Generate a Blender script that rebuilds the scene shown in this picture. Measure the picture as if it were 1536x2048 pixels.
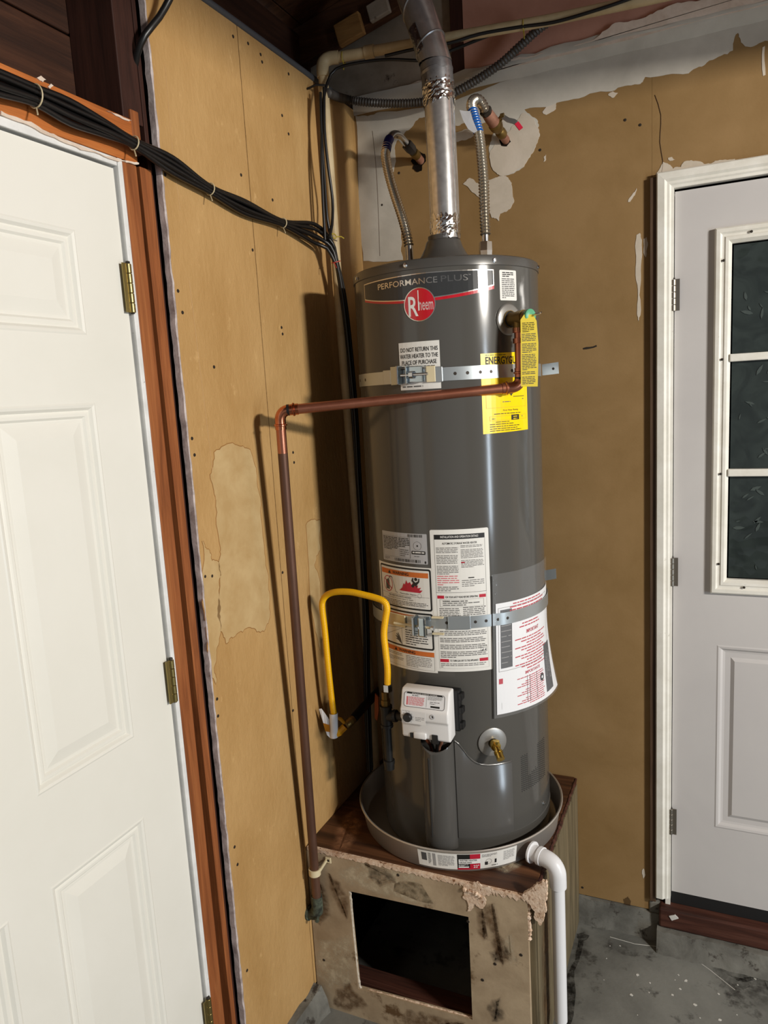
import bpy, bmesh, math, random
from mathutils import Vector, Matrix
for o in list(bpy.data.objects): bpy.data.objects.remove(o, do_unlink=True)
scene = bpy.context.scene
COL = scene.collection
PI = math.pi

# ---------------------------------------------------------------- camera
CAMPOS=(1.0255,-2.1849,1.7142); CAMROT=((0.9113,0.4079,-0.0568),(0.0132,-0.1667,-0.9859),(-0.4116,0.8977,-0.1573)); CAMF=1474.5376
cam_d = bpy.data.cameras.new('camera'); cam = bpy.data.objects.new('camera', cam_d); COL.objects.link(cam)
cam_d.sensor_fit = 'HORIZONTAL'; cam_d.sensor_width = 36.0; cam_d.lens = CAMF*36.0/1536.0
cam_d.clip_start = 0.02; cam_d.clip_end = 60
_r, _u, _b = Vector(CAMROT[0]), -Vector(CAMROT[1]), -Vector(CAMROT[2])
cam.matrix_world = Matrix(((_r.x,_u.x,_b.x,CAMPOS[0]),(_r.y,_u.y,_b.y,CAMPOS[1]),(_r.z,_u.z,_b.z,CAMPOS[2]),(0,0,0,1)))
scene.camera = cam

# ---------------------------------------------------------------- light and exposure
w = bpy.data.worlds.new('garage_daylight'); scene.world = w; w.use_nodes = True
w.node_tree.nodes['Background'].inputs[0].default_value = (0.90, 0.95, 1.0, 1)
w.node_tree.nodes['Background'].inputs[1].default_value = 0.26
def area_light(name, loc, target, sx, sy, power, col):
    d = bpy.data.lights.new(name, 'AREA'); d.shape = 'RECTANGLE'; d.size = sx; d.size_y = sy; d.energy = power; d.color = col
    o = bpy.data.objects.new(name, d); COL.objects.link(o); o.location = loc
    o.rotation_euler = (Vector(target)-Vector(loc)).to_track_quat('-Z', 'Y').to_euler()
    return o
area_light('garage_lamp', (3.55,-1.84,2.36), (0.2,-0.3,1.3), 0.40, 0.13, 112, (1.0, 0.95, 0.87))
area_light('streak_strip_light', (4.55,-2.33,1.05), (0.3,-0.3,1.1), 0.22, 1.9, 52, (0.74, 0.87, 1.0))  # added tall cool light for the streak on the heater, no doorway modelled
vs = scene.view_settings
vs.view_transform = 'Standard'; vs.look = 'None'; vs.exposure = 0.0; vs.gamma = 1.0; vs.use_curve_mapping = False

# ---------------------------------------------------------------- materials
MATS = {}
def S(r, g, b):
    def c(v):
        v /= 255.0
        return v/12.92 if v <= 0.04045 else ((v+0.055)/1.055)**2.4
    return (c(r), c(g), c(b), 1.0)
def new_mat(name):
    m = bpy.data.materials.new(name); m.use_nodes = True
    MATS[name] = m
    nt = m.node_tree; p = nt.nodes['Principled BSDF']
    return m, nt, p
def plain(name, col, rough=0.6, metal=0.0, spec=0.5, alpha=1.0, coat=0.0, trans=0.0, bump=0.0, bscale=200.0):
    m, nt, p = new_mat(name)
    p.inputs['Base Color'].default_value = col; p.inputs['Roughness'].default_value = rough
    p.inputs['Metallic'].default_value = metal; p.inputs['Specular IOR Level'].default_value = spec
    p.inputs['Alpha'].default_value = alpha; p.inputs['Coat Weight'].default_value = coat
    p.inputs['Transmission Weight'].default_value = trans
    if bump: add_bump(nt, p, bscale, bump)
    return m
def coords(nt, scale=(1,1,1)):
    g = nt.nodes.new('ShaderNodeNewGeometry'); mp = nt.nodes.new('ShaderNodeMapping')
    mp.inputs['Scale'].default_value = scale
    nt.links.new(g.outputs['Position'], mp.inputs['Vector'])
    return mp.outputs[0]
def noise(nt, vec, scale, detail=4.0, rough=0.6, dist=0.0):
    n = nt.nodes.new('ShaderNodeTexNoise'); n.inputs['Scale'].default_value = scale; n.inputs['Detail'].default_value = detail
    n.inputs['Roughness'].default_value = rough; n.inputs['Distortion'].default_value = dist
    nt.links.new(vec, n.inputs['Vector']); return n.outputs['Fac']
def ramp(nt, fac, stops):
    r = nt.nodes.new('ShaderNodeValToRGB'); e = r.color_ramp.elements
    while len(e) > 1: e.remove(e[-1])
    e[0].position = stops[0][0]; e[0].color = stops[0][1]
    for pos, c in stops[1:]:
        q = e.new(pos); q.color = c
    nt.links.new(fac, r.inputs[0]); return r.outputs[0]
def mixc(nt, fac, a, b, mode='MIX'):
    n = nt.nodes.new('ShaderNodeMix'); n.data_type = 'RGBA'; n.blend_type = mode
    for val, i in ((fac, 0), (a, 6), (b, 7)):
        if hasattr(val, 'node'): nt.links.new(val, n.inputs[i])
        else: n.inputs[i].default_value = val
    return n.outputs[2]
def add_bump(nt, p, scale, strength, vec=None, detail=4.0, dist=0.002):
    v = vec or coords(nt)
    b = nt.nodes.new('ShaderNodeBump'); b.inputs['Strength'].default_value = strength; b.inputs['Distance'].default_value = dist
    nt.links.new(noise(nt, v, scale, detail), b.inputs['Height']); nt.links.new(b.outputs[0], p.inputs['Normal'])
def mottled(name, c1, c2, scale=6.0, rough=0.7, spec=0.3, bump=0.15, bscale=180.0, stretch=(1,1,1), c3=None, s3=40.0, t3=0.62, lo=0.35, hi=0.65, metal=0.0, alpha=1.0, bdist=0.002):
    m, nt, p = new_mat(name)
    v = coords(nt, stretch)
    col = ramp(nt, noise(nt, v, scale, 6.0, 0.62, 0.3), [(lo, c1), (hi, c2)])
    if c3 is not None:
        f = ramp(nt, noise(nt, v, s3, 5.0, 0.7), [(t3-0.04, (0,0,0,1)), (t3+0.05, (1,1,1,1))])
        col = mixc(nt, f, col, c3)
    nt.links.new(col, p.inputs['Base Color'])
    p.inputs['Roughness'].default_value = rough; p.inputs['Specular IOR Level'].default_value = spec
    p.inputs['Metallic'].default_value = metal; p.inputs['Alpha'].default_value = alpha
    if bump: add_bump(nt, p, bscale, bump, v, dist=bdist)
    return m
def woodmat(name, c1, c2, c3, axis=2, scale=1.0, rough=0.6, spec=0.3):
    m, nt, p = new_mat(name)
    st = [14.0*scale]*3; st[axis] = 0.9*scale
    v = coords(nt, tuple(st))
    n1 = noise(nt, v, 3.0, 7.0, 0.65, 0.6)
    col = ramp(nt, n1, [(0.30, c1), (0.5, c2), (0.72, c3)])
    fine = [90.0*scale]*3; fine[axis] = 3.0*scale
    n2 = noise(nt, coords(nt, tuple(fine)), 3.0, 3.0)
    col = mixc(nt, 0.25, col, ramp(nt, n2, [(0.35, (0.25,0.25,0.25,1)), (0.6, (1,1,1,1))]), 'MULTIPLY')
    nt.links.new(col, p.inputs['Base Color'])
    p.inputs['Roughness'].default_value = rough; p.inputs['Specular IOR Level'].default_value = spec
    add_bump(nt, p, 5.0, 0.25, v)
    return m

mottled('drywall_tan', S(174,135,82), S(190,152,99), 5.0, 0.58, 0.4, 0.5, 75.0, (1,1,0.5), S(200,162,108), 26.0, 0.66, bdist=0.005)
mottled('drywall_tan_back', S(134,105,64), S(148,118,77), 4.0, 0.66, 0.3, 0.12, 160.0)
mottled('drywall_edge', S(150,136,132), S(206,194,190), 30.0, 0.8, 0.2, 0.5, 90.0)
mottled('stain_fill', S(206,172,118), S(222,192,140), 14.0, 0.62, 0.3, 0.1, 120.0, alpha=0.7)
mottled('stain_rim', S(150,100,48), S(176,124,66), 40.0, 0.62, 0.3, 0.0, alpha=0.45)
mottled('joint_compound', S(190,178,160), S(208,196,180), 9.0, 0.75, 0.25, 0.15, 90.0)
mottled('white_paint_back', S(184,178,166), S(204,198,186), 6.0, 0.7, 0.3, 0.12, 120.0, c3=S(120,112,100), s3=9.0, t3=0.70)
mottled('grey_drywall', S(128,112,94), S(158,142,124), 7.0, 0.85, 0.15, 0.25, 60.0, c3=S(70,56,44), s3=14.0, t3=0.66)
mottled('pink_board', S(178,128,108), S(198,148,128), 5.0, 0.75, 0.25, 0.12, 80.0)
mottled('plaster_pink', S(206,186,168), S(228,212,196), 20.0, 0.8, 0.2, 0.6, 70.0)
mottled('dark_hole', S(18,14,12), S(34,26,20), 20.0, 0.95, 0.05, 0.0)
mottled('door_white', S(226,224,214), S(232,230,221), 2.0, 0.42, 0.45, 0.04, 300.0)
mottled('door_grey', S(190,186,184), S(198,194,191), 2.0, 0.5, 0.4, 0.04, 300.0)
mottled('trim_white', S(216,212,200), S(232,229,220), 12.0, 0.5, 0.4, 0.12, 140.0, c3=S(176,170,158), s3=50.0, t3=0.70)
mottled('jamb_white', S(214,214,212), S(232,232,230), 16.0, 0.5, 0.4, 0.1, 140.0, c3=S(150,146,140), s3=60.0, t3=0.70)
woodmat('fir_red', S(116,64,32), S(148,86,46), S(170,106,60), 2)
woodmat('fir_red_y', S(150,82,36), S(190,110,52), S(206,130,68), 1)
woodmat('dark_wood', S(42,24,16), S(58,34,22), S(76,46,30), 1)
woodmat('dark_wood_z', S(44,24,18), S(60,34,26), S(72,42,32), 2)
woodmat('roof_wood', S(54,32,19), S(80,48,28), S(100,63,38), 0)
woodmat('block_wood', S(128,88,46), S(158,112,62), S(170,126,74), 0)
woodmat('brown_trim', S(58,42,32), S(82,62,46), S(96,76,58), 2)
woodmat('sill_wood', S(46,26,20), S(74,42,32), S(94,60,48), 0)
woodmat('ply_top', S(48,28,17), S(80,50,31), S(124,84,56), 0, 0.7, 0.55)
mottled('stand_drywall', S(150,130,104), S(180,160,132), 7.0, 0.75, 0.25, 0.3, 60.0, c3=S(98,74,48), s3=9.0, t3=0.64)
mottled('stand_stain', S(64,44,26), S(92,66,40), 20.0, 0.7, 0.25, 0.1, 60.0, alpha=0.5)
mottled('stand_light', S(176,160,130), S(190,176,148), 18.0, 0.75, 0.25, 0.1, 60.0, alpha=0.5)
mottled('gypsum', S(196,164,136), S(228,206,184), 60.0, 0.85, 0.15, 0.9, 160.0, c3=S(120,80,52), s3=70.0, t3=0.6)
woodmat('stand_side', S(76,66,48), S(112,100,76), S(138,122,94), 2)
mottled('concrete', S(90,90,86), S(126,126,120), 3.0, 0.6, 0.4, 0.3, 90.0, c3=S(64,62,58), s3=8.0, t3=0.6)
mottled('concrete_curb', S(88,86,80), S(124,122,114), 10.0, 0.8, 0.3, 0.5, 60.0, c3=S(58,52,46), s3=22.0, t3=0.6)
mottled('concrete_dark', S(40,36,32), S(60,54,48), 12.0, 0.7, 0.3, 0.2, 60.0, alpha=0.35)
mottled('paint_speck', S(190,188,180), S(214,212,206), 40.0, 0.7, 0.3, 0.0)
# metals, plastics
plain('heater_grey', S(81,79,75), 0.15, 0.0, 0.38, coat=0.0)
plain('heater_cap', S(84,82,79), 0.28, 0.2, 0.45)
plain('heater_panel', S(81,79,76), 0.17, 0.0, 0.42, coat=0.0)
plain('seam_dark', S(34,33,32), 0.6)
plain('escutcheon', S(150,148,144), 0.38, 0.55)
mottled('galvanized', S(200,198,195), S(226,224,222), 60.0, 0.27, 0.5, 0.04, 60.0, metal=0.82)
mottled('galv_dark', S(146,146,148), S(176,176,178), 40.0, 0.36, 0.5, 0.06, 60.0, metal=0.8)
plain('foil', S(224,222,218), 0.12, 1.0, bump=0.9, bscale=95.0)
plain('steel_bright', S(204,206,208), 0.22, 1.0)
plain('strap_steel', S(188,194,196), 0.36, 0.75)
plain('zinc', S(178,188,194), 0.18, 1.0)
plain('flex_steel', S(196,186,170), 0.25, 0.9)
plain('pan_metal', S(190,184,176), 0.36, 0.65, bump=0.05, bscale=60.0)
mottled('copper_new', S(196,118,86), S(214,140,106), 30.0, 0.24, 0.5, 0.0, metal=1.0)
mottled('copper_aged', S(174,110,86), S(194,128,102), 14.0, 0.34, 0.5, 0.0, metal=0.9)
mottled('copper_brown', S(90,64,52), S(118,86,70), 8.0, 0.48, 0.4, 0.05, 90.0, metal=0.55, stretch=(1,1,0.3))
mottled('copper_dull', S(150,104,84), S(178,130,108), 30.0, 0.5, 0.4, 0.0, metal=0.5)
mottled('corroded', S(44,46,40), S(92,100,84), 60.0, 0.75, 0.3, 0.6, 120.0)
plain('brass', S(196,166,84), 0.24, 1.0)
plain('brass_dull', S(128,104,58), 0.42, 0.85)
plain('hinge_brass', S(150,134,84), 0.34, 0.9)
plain('hinge_steel', S(150,144,134), 0.36, 0.9)
plain('hinge_dark', S(62,56,50), 0.5, 0.6)
plain('black_iron', S(40,39,38), 0.45, 0.5, bump=0.1, bscale=200.0)
plain('cable_black', S(18,17,17), 0.38, 0.0, 0.5)
plain('cable_grey', S(74,76,80), 0.55)
mottled('conduit_grey', S(70,66,62), S(98,94,90), 20.0, 0.5, 0.4, 0.0, metal=0.4)
mottled('pvc_cream', S(176,154,116), S(196,176,138), 12.0, 0.5, 0.4, 0.05, 80.0)
plain('pvc_white', S(228,228,230), 0.32, 0.0, 0.5)
plain('clamp_cream', S(214,200,164), 0.45)
plain('plastic_white', S(226,224,222), 0.38)
plain('plastic_grey', S(176,176,178), 0.5)
plain('plastic_black', S(20,20,21), 0.4)
plain('rubber_black', S(16,15,15), 0.7)
plain('hose_yellow', S(240,182,8), 0.38, 0.0, 0.5)
plain('valve_yellow', S(232,168,20), 0.35, 0.0, 0.5)
plain('tag_yellow', S(232,208,70), 0.55)
plain('tag_white', S(226,226,228), 0.4)
plain('tag_amber', S(214,150,40), 0.5)
plain('tape_blue', S(22,92,178), 0.4)
plain('tape_navy', S(24,32,112), 0.4)
plain('handle_red', S(196,36,62), 0.4)
plain('handle_orange', S(176,84,34), 0.5)
plain('green_cap', S(92,168,128), 0.45)
plain('tie_cream', S(202,186,150), 0.5)
plain('tie_yellow', S(176,156,56), 0.5)
plain('tie_red', S(190,60,52), 0.5)
plain('paper_white', S(226,224,218), 0.5, 0.0, 0.4)
plain('paper_bright', S(232,232,234), 0.4, 0.0, 0.4)
plain('ink_black', S(22,22,22), 0.55)
plain('ink_grey', S(96,94,92), 0.6)
plain('ink_midgrey', S(150,148,146), 0.6)
plain('ink_red', S(184,28,52), 0.5)
plain('ink_pink', S(208,112,118), 0.5)
plain('ink_orange', S(206,108,40), 0.5)
plain('ink_charcoal', S(74,74,76), 0.5)
plain('ink_rose', S(206,170,168), 0.45)
plain('ink_white', S(232,230,226), 0.5)
plain('label_yellow', S(250,214,0), 0.28, 0.0, 0.5)
plain('banner_dark', S(56,57,58), 0.18, 0.0, 0.4)
plain('banner_silver', S(214,208,200), 0.22, 0.95)
plain('banner_dim', S(150,148,146), 0.25, 0.9)
plain('logo_red', S(190,14,34), 0.25, 0.0, 0.55, coat=0.4)
plain('screw_dark', S(48,40,32), 0.6, 0.3)
def glassmat():
    m, nt, p = new_mat('etched_glass')
    v = coords(nt, (1,1,1))
    n = noise(nt, v, 14.0, 2.0, 0.5, 1.5)
    p.inputs['Base Color'].default_value = S(44,52,50); p.inputs['Roughness'].default_value = 0.06
    p.inputs['Specular IOR Level'].default_value = 0.4
    nt.links.new(ramp(nt, n, [(0.35, S(40,46,45)), (0.62, S(50,57,55))]), p.inputs['Base Color'])
    vo = nt.nodes.new('ShaderNodeTexVoronoi'); vo.inputs['Scale'].default_value = 26.0
    nt.links.new(v, vo.inputs['Vector'])
    b = nt.nodes.new('ShaderNodeBump'); b.inputs['Strength'].default_value = 0.35; b.inputs['Distance'].default_value = 0.004
    nt.links.new(vo.outputs['Distance'], b.inputs['Height']); nt.links.new(b.outputs[0], p.inputs['Normal'])
glassmat()
plain('etched_leaf', S(68,76,73), 0.25, 0.0, 0.6)
def plasticfilm():
    m, nt, p = new_mat('clear_film')
    p.inputs['Base Color'].default_value = (0.9,0.92,0.95,1); p.inputs['Roughness'].default_value = 0.08
    p.inputs['Alpha'].default_value = 0.07; p.inputs['Specular IOR Level'].default_value = 0.9
    add_bump(nt, p, 26.0, 0.5, dist=0.006)
plasticfilm()

# ---------------------------------------------------------------- mesh helpers
def tag(o, label=None, cat=None, group=None, kind=None):
    if label: o['label'] = label
    if cat: o['category'] = cat
    if group: o['group'] = group
    if kind: o['kind'] = kind
    return o
def link(name, me, mat, parent=None, smooth=False):
    o = bpy.data.objects.new(name, me); COL.objects.link(o)
    if mat and not me.materials: me.materials.append(MATS[mat])
    if smooth:
        for p in me.polygons: p.use_smooth = True
        try: me.set_sharp_from_angle(angle=math.radians(smooth if smooth is not True else 40))
        except Exception: pass
    if parent: o.parent = parent
    return o
def obj(name, bm, mat, parent=None, smooth=False, norm=True):
    if norm and bm.faces: bmesh.ops.recalc_face_normals(bm, faces=bm.faces[:])
    me = bpy.data.meshes.new(name); bm.to_mesh(me); bm.free()
    return link(name, me, mat, parent, smooth)
def empty(name, loc=(0,0,0), label=None, cat=None, group=None, kind=None):
    o = bpy.data.objects.new(name, None); COL.objects.link(o); o.location = loc; o.empty_display_size = 0.05
    return tag(o, label, cat, group, kind)
def reparent(root):
    # parts are modelled in world space: keep them there when the root is an Empty placed at the thing's base
    off = Matrix.Translation(root.location).inverted()
    for c in root.children: c.matrix_parent_inverse = off
def BM(): return bmesh.new()
def box(bm, x0, x1, y0, y1, z0, z1, bev=0.0):
    t = bmesh.new()
    bmesh.ops.create_cube(t, size=1.0)
    for v in t.verts: v.co = Vector(((x0+x1)/2+v.co.x*(x1-x0), (y0+y1)/2+v.co.y*(y1-y0), (z0+z1)/2+v.co.z*(z1-z0)))
    if bev: bmesh.ops.bevel(t, geom=t.edges[:], offset=bev, segments=2, profile=0.5, affect='EDGES')
    merge(bm, t); return bm
def merge(bm, t, M=None):
    if M is not None: t.transform(M)
    me = bpy.data.meshes.new('tmp'); t.to_mesh(me); t.free(); bm.from_mesh(me); bpy.data.meshes.remove(me)
def crom(pts, step=0.01):
    P = [Vector(p) for p in pts]
    if len(P) == 2:
        n = max(2, int((P[1]-P[0]).length/step)); return [P[0].lerp(P[1], i/n) for i in range(n+1)]
    P = [P[0]*2-P[1]] + P + [P[-1]*2-P[-2]]
    out = []
    for i in range(1, len(P)-2):
        a, b, c, d = P[i-1], P[i], P[i+1], P[i+2]
        n = max(2, int((c-b).length/step))
        for k in range(n):
            t = k/n
            out.append(0.5*((2*b)+(c-a)*t+(2*a-5*b+4*c-d)*t*t+(3*b-a-3*c+d)*t**3))
    out.append(P[-2].copy()); return out
def even(pts, step):
    L = [0.0]
    for i in range(1, len(pts)): L.append(L[-1]+(pts[i]-pts[i-1]).length)
    n = max(2, int(L[-1]/step)); out = []; j = 0
    for k in range(n+1):
        s = L[-1]*k/n
        while j < len(L)-2 and L[j+1] < s: j += 1
        d = L[j+1]-L[j]
        out.append(pts[j].lerp(pts[j+1], (s-L[j])/d if d > 1e-9 else 0))
    return out
def tube(bm, pts, rad, seg=14, caps=True):
    pts = [Vector(p) for p in pts]; n = len(pts)
    rs = rad if isinstance(rad, (list, tuple)) else [rad]*n
    T = [(pts[min(i+1,n-1)]-pts[max(i-1,0)]).normalized() for i in range(n)]
    up = Vector((0,0,1)) if abs(T[0].z) < 0.9 else Vector((1,0,0))
    N = (up-T[0]*up.dot(T[0])).normalized(); rings = []
    for i in range(n):
        N = (N-T[i]*N.dot(T[i])).normalized(); B = T[i].cross(N)
        rings.append([bm.verts.new(pts[i]+(N*math.cos(2*PI*k/seg)+B*math.sin(2*PI*k/seg))*rs[i]) for k in range(seg)])
    for i in range(n-1):
        for k in range(seg): bm.faces.new((rings[i][k], rings[i][(k+1)%seg], rings[i+1][(k+1)%seg], rings[i+1][k]))
    if caps: bm.faces.new(rings[0][::-1]); bm.faces.new(rings[-1])
    return bm
def corrugated(bm, pts, r, pitch=0.006, amp=0.12, seg=18):
    e = even(crom(pts, 0.004), pitch/4.0)
    rr = [r*(1+amp*(0 if i in (0, len(e)-1) else (0,1,0,-1)[i%4])) for i in range(len(e))]
    return tube(bm, e, rr, seg)
def lathe(bm, prof, seg=32, M=None, a0=0.0, a1=2*PI, caps=True):
    # profile is a list of (radius, height) turned about the local z axis
    t = bmesh.new(); full = abs(a1-a0-2*PI) < 1e-6; n = seg if full else seg+1; rings = []
    for r, z in prof:
        rings.append([t.verts.new((r*math.cos(a0+(a1-a0)*k/seg), r*math.sin(a0+(a1-a0)*k/seg), z)) for k in range(n)])
    for i in range(len(prof)-1):
        for k in range(n if full else n-1):
            t.faces.new((rings[i][k], rings[i][(k+1)%n], rings[i+1][(k+1)%n], rings[i+1][k]))
    if full and caps:
        if prof[0][0] > 1e-5: t.faces.new(rings[0][::-1])
        if prof[-1][0] > 1e-5: t.faces.new(rings[-1])
    bmesh.ops.remove_doubles(t, verts=t.verts[:], dist=1e-6)
    merge(bm, t, M); return bm
def frame(o, z, x=None):
    # matrix with local z along a direction, placed at o
    z = Vector(z).normalized(); x = Vector(x) if x is not None else (Vector((0,0,1)) if abs(z.z) < 0.9 else Vector((1,0,0)))
    x = (x-z*x.dot(z)).normalized(); y = z.cross(x)
    return Matrix(((x.x,y.x,z.x,o[0]),(x.y,y.y,z.y,o[1]),(x.z,y.z,z.z,o[2]),(0,0,0,1)))
def prism(bm, poly, mapf, t0, t1):
    # extrude a 2-D outline between two depths; mapf(u, v, depth) gives the point
    a = [bm.verts.new(mapf(u, v, t0)) for u, v in poly]; b = [bm.verts.new(mapf(u, v, t1)) for u, v in poly]
    n = len(poly); bm.faces.new(a[::-1]); bm.faces.new(b)
    for i in range(n): bm.faces.new((a[i], a[(i+1)%n], b[(i+1)%n], b[i]))
    return bm
def rough(poly, amp, seed=1, it=3):
    rnd = random.Random(seed); P = [Vector((p[0], p[1])) for p in poly]
    for k in range(it):
        out = []
        for i in range(len(P)):
            a, b = P[i], P[(i+1)%len(P)]; d = b-a; L = d.length
            m = (a+b)/2
            if L > 0.006: m += Vector((-d.y, d.x)).normalized()*rnd.uniform(-1,1)*min(amp, L*0.22)
            out += [a, m]
        P = out; amp *= 0.6
    return [(p.x, p.y) for p in P]
def grow(poly, d):
    # offset an outline outwards by d
    n = len(poly); A = sum(poly[i][0]*poly[(i+1)%n][1]-poly[(i+1)%n][0]*poly[i][1] for i in range(n)); s = 1 if A > 0 else -1; out = []
    for i in range(n):
        a, b = Vector(poly[i-1]), Vector(poly[(i+1)%n]); t = (b-a)
        nn = Vector((t.y, -t.x))*s; nn = nn.normalized() if nn.length > 1e-9 else Vector((0,0))
        out.append((poly[i][0]+nn.x*d, poly[i][1]+nn.y*d))
    return out
mapYw = lambda u, v, t: (u, t, v)      # on the back wall
mapXw = lambda u, v, t: (t, u, v)      # on the left wall
mapZw = lambda u, v, t: (u, v, t)      # on the floor
def soft_mat(name, c1, c2, amount):
    # a stain that thins out towards its rim: the rim fade is stored on the mesh, broken up by noise
    m, nt, p = new_mat(name); v = coords(nt)
    nt.links.new(ramp(nt, noise(nt, v, 22.0, 5.0), [(0.35, c1), (0.65, c2)]), p.inputs['Base Color'])
    a = nt.nodes.new('ShaderNodeAttribute'); a.attribute_name = 'fade'
    k = nt.nodes.new('ShaderNodeMath'); k.operation = 'MULTIPLY'; nt.links.new(a.outputs['Fac'], k.inputs[0])
    nt.links.new(ramp(nt, noise(nt, v, 40.0, 6.0, 0.7), [(0.38, (0.15,0.15,0.15,1)), (0.62, (amount,amount,amount,1))]), k.inputs[1])
    nt.links.new(k.outputs[0], p.inputs['Alpha']); p.inputs['Roughness'].default_value = 0.7
soft_mat('soft_brown', S(84,58,34), S(116,86,54), 0.75)
soft_mat('soft_black', S(44,34,26), S(66,54,42), 0.75)
soft_mat('soft_light', S(190,174,146), S(206,192,164), 0.8)
soft_mat('soft_wood', S(150,102,70), S(176,126,90), 0.7)
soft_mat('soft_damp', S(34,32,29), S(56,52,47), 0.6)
def soft_patch(name, poly, mapf, t, mat, parent, feather=0.012, amp=0.008, seed=1):
    r0 = rough(poly, amp, seed, 2); bm = BM(); lay = bm.verts.layers.float.new('fade'); prev = None; n = len(r0)
    for d, f_ in ((feather*0.6, 0.0), (-feather*0.4, 0.75), (-feather*0.9, 1.0)):
        ring = []
        for u, v in grow(r0, d):
            q = bm.verts.new(mapf(u, v, t)); q[lay] = f_; ring.append(q)
        if prev:
            for j in range(n): bm.faces.new((prev[j], prev[(j+1)%n], ring[(j+1)%n], ring[j]))
        prev = ring
    bm.faces.new(prev)
    return obj(name, bm, mat, parent)
def patch(name, poly, mapf, t0, t1, mat, parent, amp=0.004, seed=1, it=3):
    bm = BM(); prism(bm, rough(poly, amp, seed, it) if amp else poly, mapf, t0, t1)
    return obj(name, bm, mat, parent)

# ================================================================ SETTING
def struct(name, bm, mat, parent=None, smooth=False, label=None):
    o = obj(name, bm, mat, parent, smooth)
    if parent is None: tag(o, label, None, None, 'structure')
    return o
# ---- floor
floor = struct('floor', box(BM(), -0.2, 4.7, -6.0, 0.06, -0.08, 0.0), 'concrete', label='grey concrete garage floor with pale paint specks')
SPECK = [(0.7428,-0.0858),(0.7711,-0.0754),(0.8218,-0.2561),(0.8316,-0.175),(0.9327,-0.1572),(0.9474,-0.1864),(0.9291,-0.2159),(1.0471,-0.1679),(0.8675,-0.1932),(0.9755,-0.0285),(1.0375,-0.0332),(1.1424,-0.0751),(0.7397,-0.1411),(0.9879,-0.2305),(0.8677,-0.2295),(1.0928,-0.2264),(0.8971,-0.018),(0.9619,-0.1502),(1.0015,-0.2713),(0.9411,-0.1343),(1.0963,-0.1155),(0.8452,-0.3198),(1.0508,-0.2596),(0.7441,-0.2275)]
rnd = random.Random(4)
for i, (x, y) in enumerate(SPECK):
    r = rnd.choice([.0016, .002, .0025, .0035, .005])
    pl = [(x+r*math.cos(a*PI/4)*rnd.uniform(.5,1.3), y+r*math.sin(a*PI/4)*rnd.uniform(.5,1.2)) for a in range(8)]
    patch('paint_speck', pl, mapZw, -0.001, 0.0008, 'paint_speck', floor, 0)
CR = [(0.7378,-0.0471),(0.8126,-0.0513),(0.8982,-0.0353),(0.9761,-0.0495),(1.0244,-0.0833),(1.0895,-0.1371)]
cb = BM()
for i in range(len(CR)-1):
    a, b = Vector((*CR[i],0)), Vector((*CR[i+1],0)); n = Vector((-(b-a).y,(b-a).x,0)).normalized()*0.0009
    prism(cb, [(a-n).xy, (b-n).xy, (b+n).xy, (a+n).xy], mapZw, -0.001, 0.0006)
obj('filled_crack', cb, 'paint_speck', floor)
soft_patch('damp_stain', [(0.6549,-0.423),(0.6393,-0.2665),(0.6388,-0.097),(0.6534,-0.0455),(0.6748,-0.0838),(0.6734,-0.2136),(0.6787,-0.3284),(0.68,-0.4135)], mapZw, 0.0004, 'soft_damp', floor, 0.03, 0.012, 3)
soft_patch('damp_stain', [(1.051,-0.0734),(1.132,-0.0024),(1.2104,-0.0042),(1.2285,-0.1037),(1.171,-0.1617),(1.0893,-0.1465)], mapZw, 0.0004, 'soft_damp', floor, 0.06, 0.03, 5)

# ---- left wall: sheathing behind, studs, two sheets of drywall
wall_left = struct('wall_left', box(BM(), -0.17, -0.145, -6.0, 0.06, 0.0, 2.80), 'dark_wood', label='tan drywall side wall beside the white panelled door')
for k in range(5):
    obj('plank', box(BM(), -0.145, -0.128, -2.3, -0.9, 2.2+k*0.118, 2.314+k*0.118, 0.003), 'dark_wood', wall_left)
obj('drywall_panel', box(BM(), -0.013, 0.0, -0.922, -0.6095, 0.07, 2.573), 'drywall_tan', wall_left)
obj('drywall_panel', box(BM(), -0.013, 0.0, -0.6065, 0.0, 0.07, 2.573), 'drywall_tan', wall_left)
obj('drywall_panel', box(BM(), -0.013, 0.0, -6.0, -1.96, 0.07, 2.573), 'drywall_tan', wall_left)
eb = BM(); rnd = random.Random(8); prev = None
for k in range(121):
    z = 0.06+(2.573-0.06)*k/120
    y1 = -0.9215+rnd.uniform(-.0012,.0015); y0 = -0.9265+rnd.uniform(-.0018,.0014); x1 = 0.0015+rnd.uniform(-.0006,.0012)
    ring = [eb.verts.new(p) for p in ((-0.0135,y0,z),(x1-0.0015,y0,z),(x1,(y0+y1)/2,z),(x1-0.0012,y1,z),(-0.0135,y1,z))]
    if prev:
        for j in range(5): eb.faces.new((prev[j],prev[(j+1)%5],ring[(j+1)%5],ring[j]))
    prev = ring
tag(obj('drywall_edge', eb, 'drywall_edge', wall_left, True), 'ragged purple grey cut edge of the drywall')
obj('stud', box(BM(), -0.128, -0.016, -1.0, -0.945, 2.262, 2.60, 0.002), 'dark_wood_z', wall_left)
obj('stud', box(BM(), -0.10, -0.020, -0.9385, -0.9275, 0.02, 2.60, 0.001), 'dark_wood_z', wall_left)
obj('top_plate', box(BM(), -0.11, -0.014, -0.925, 0.0, 2.50, 2.562, 0.002), 'dark_wood', wall_left)
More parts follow.
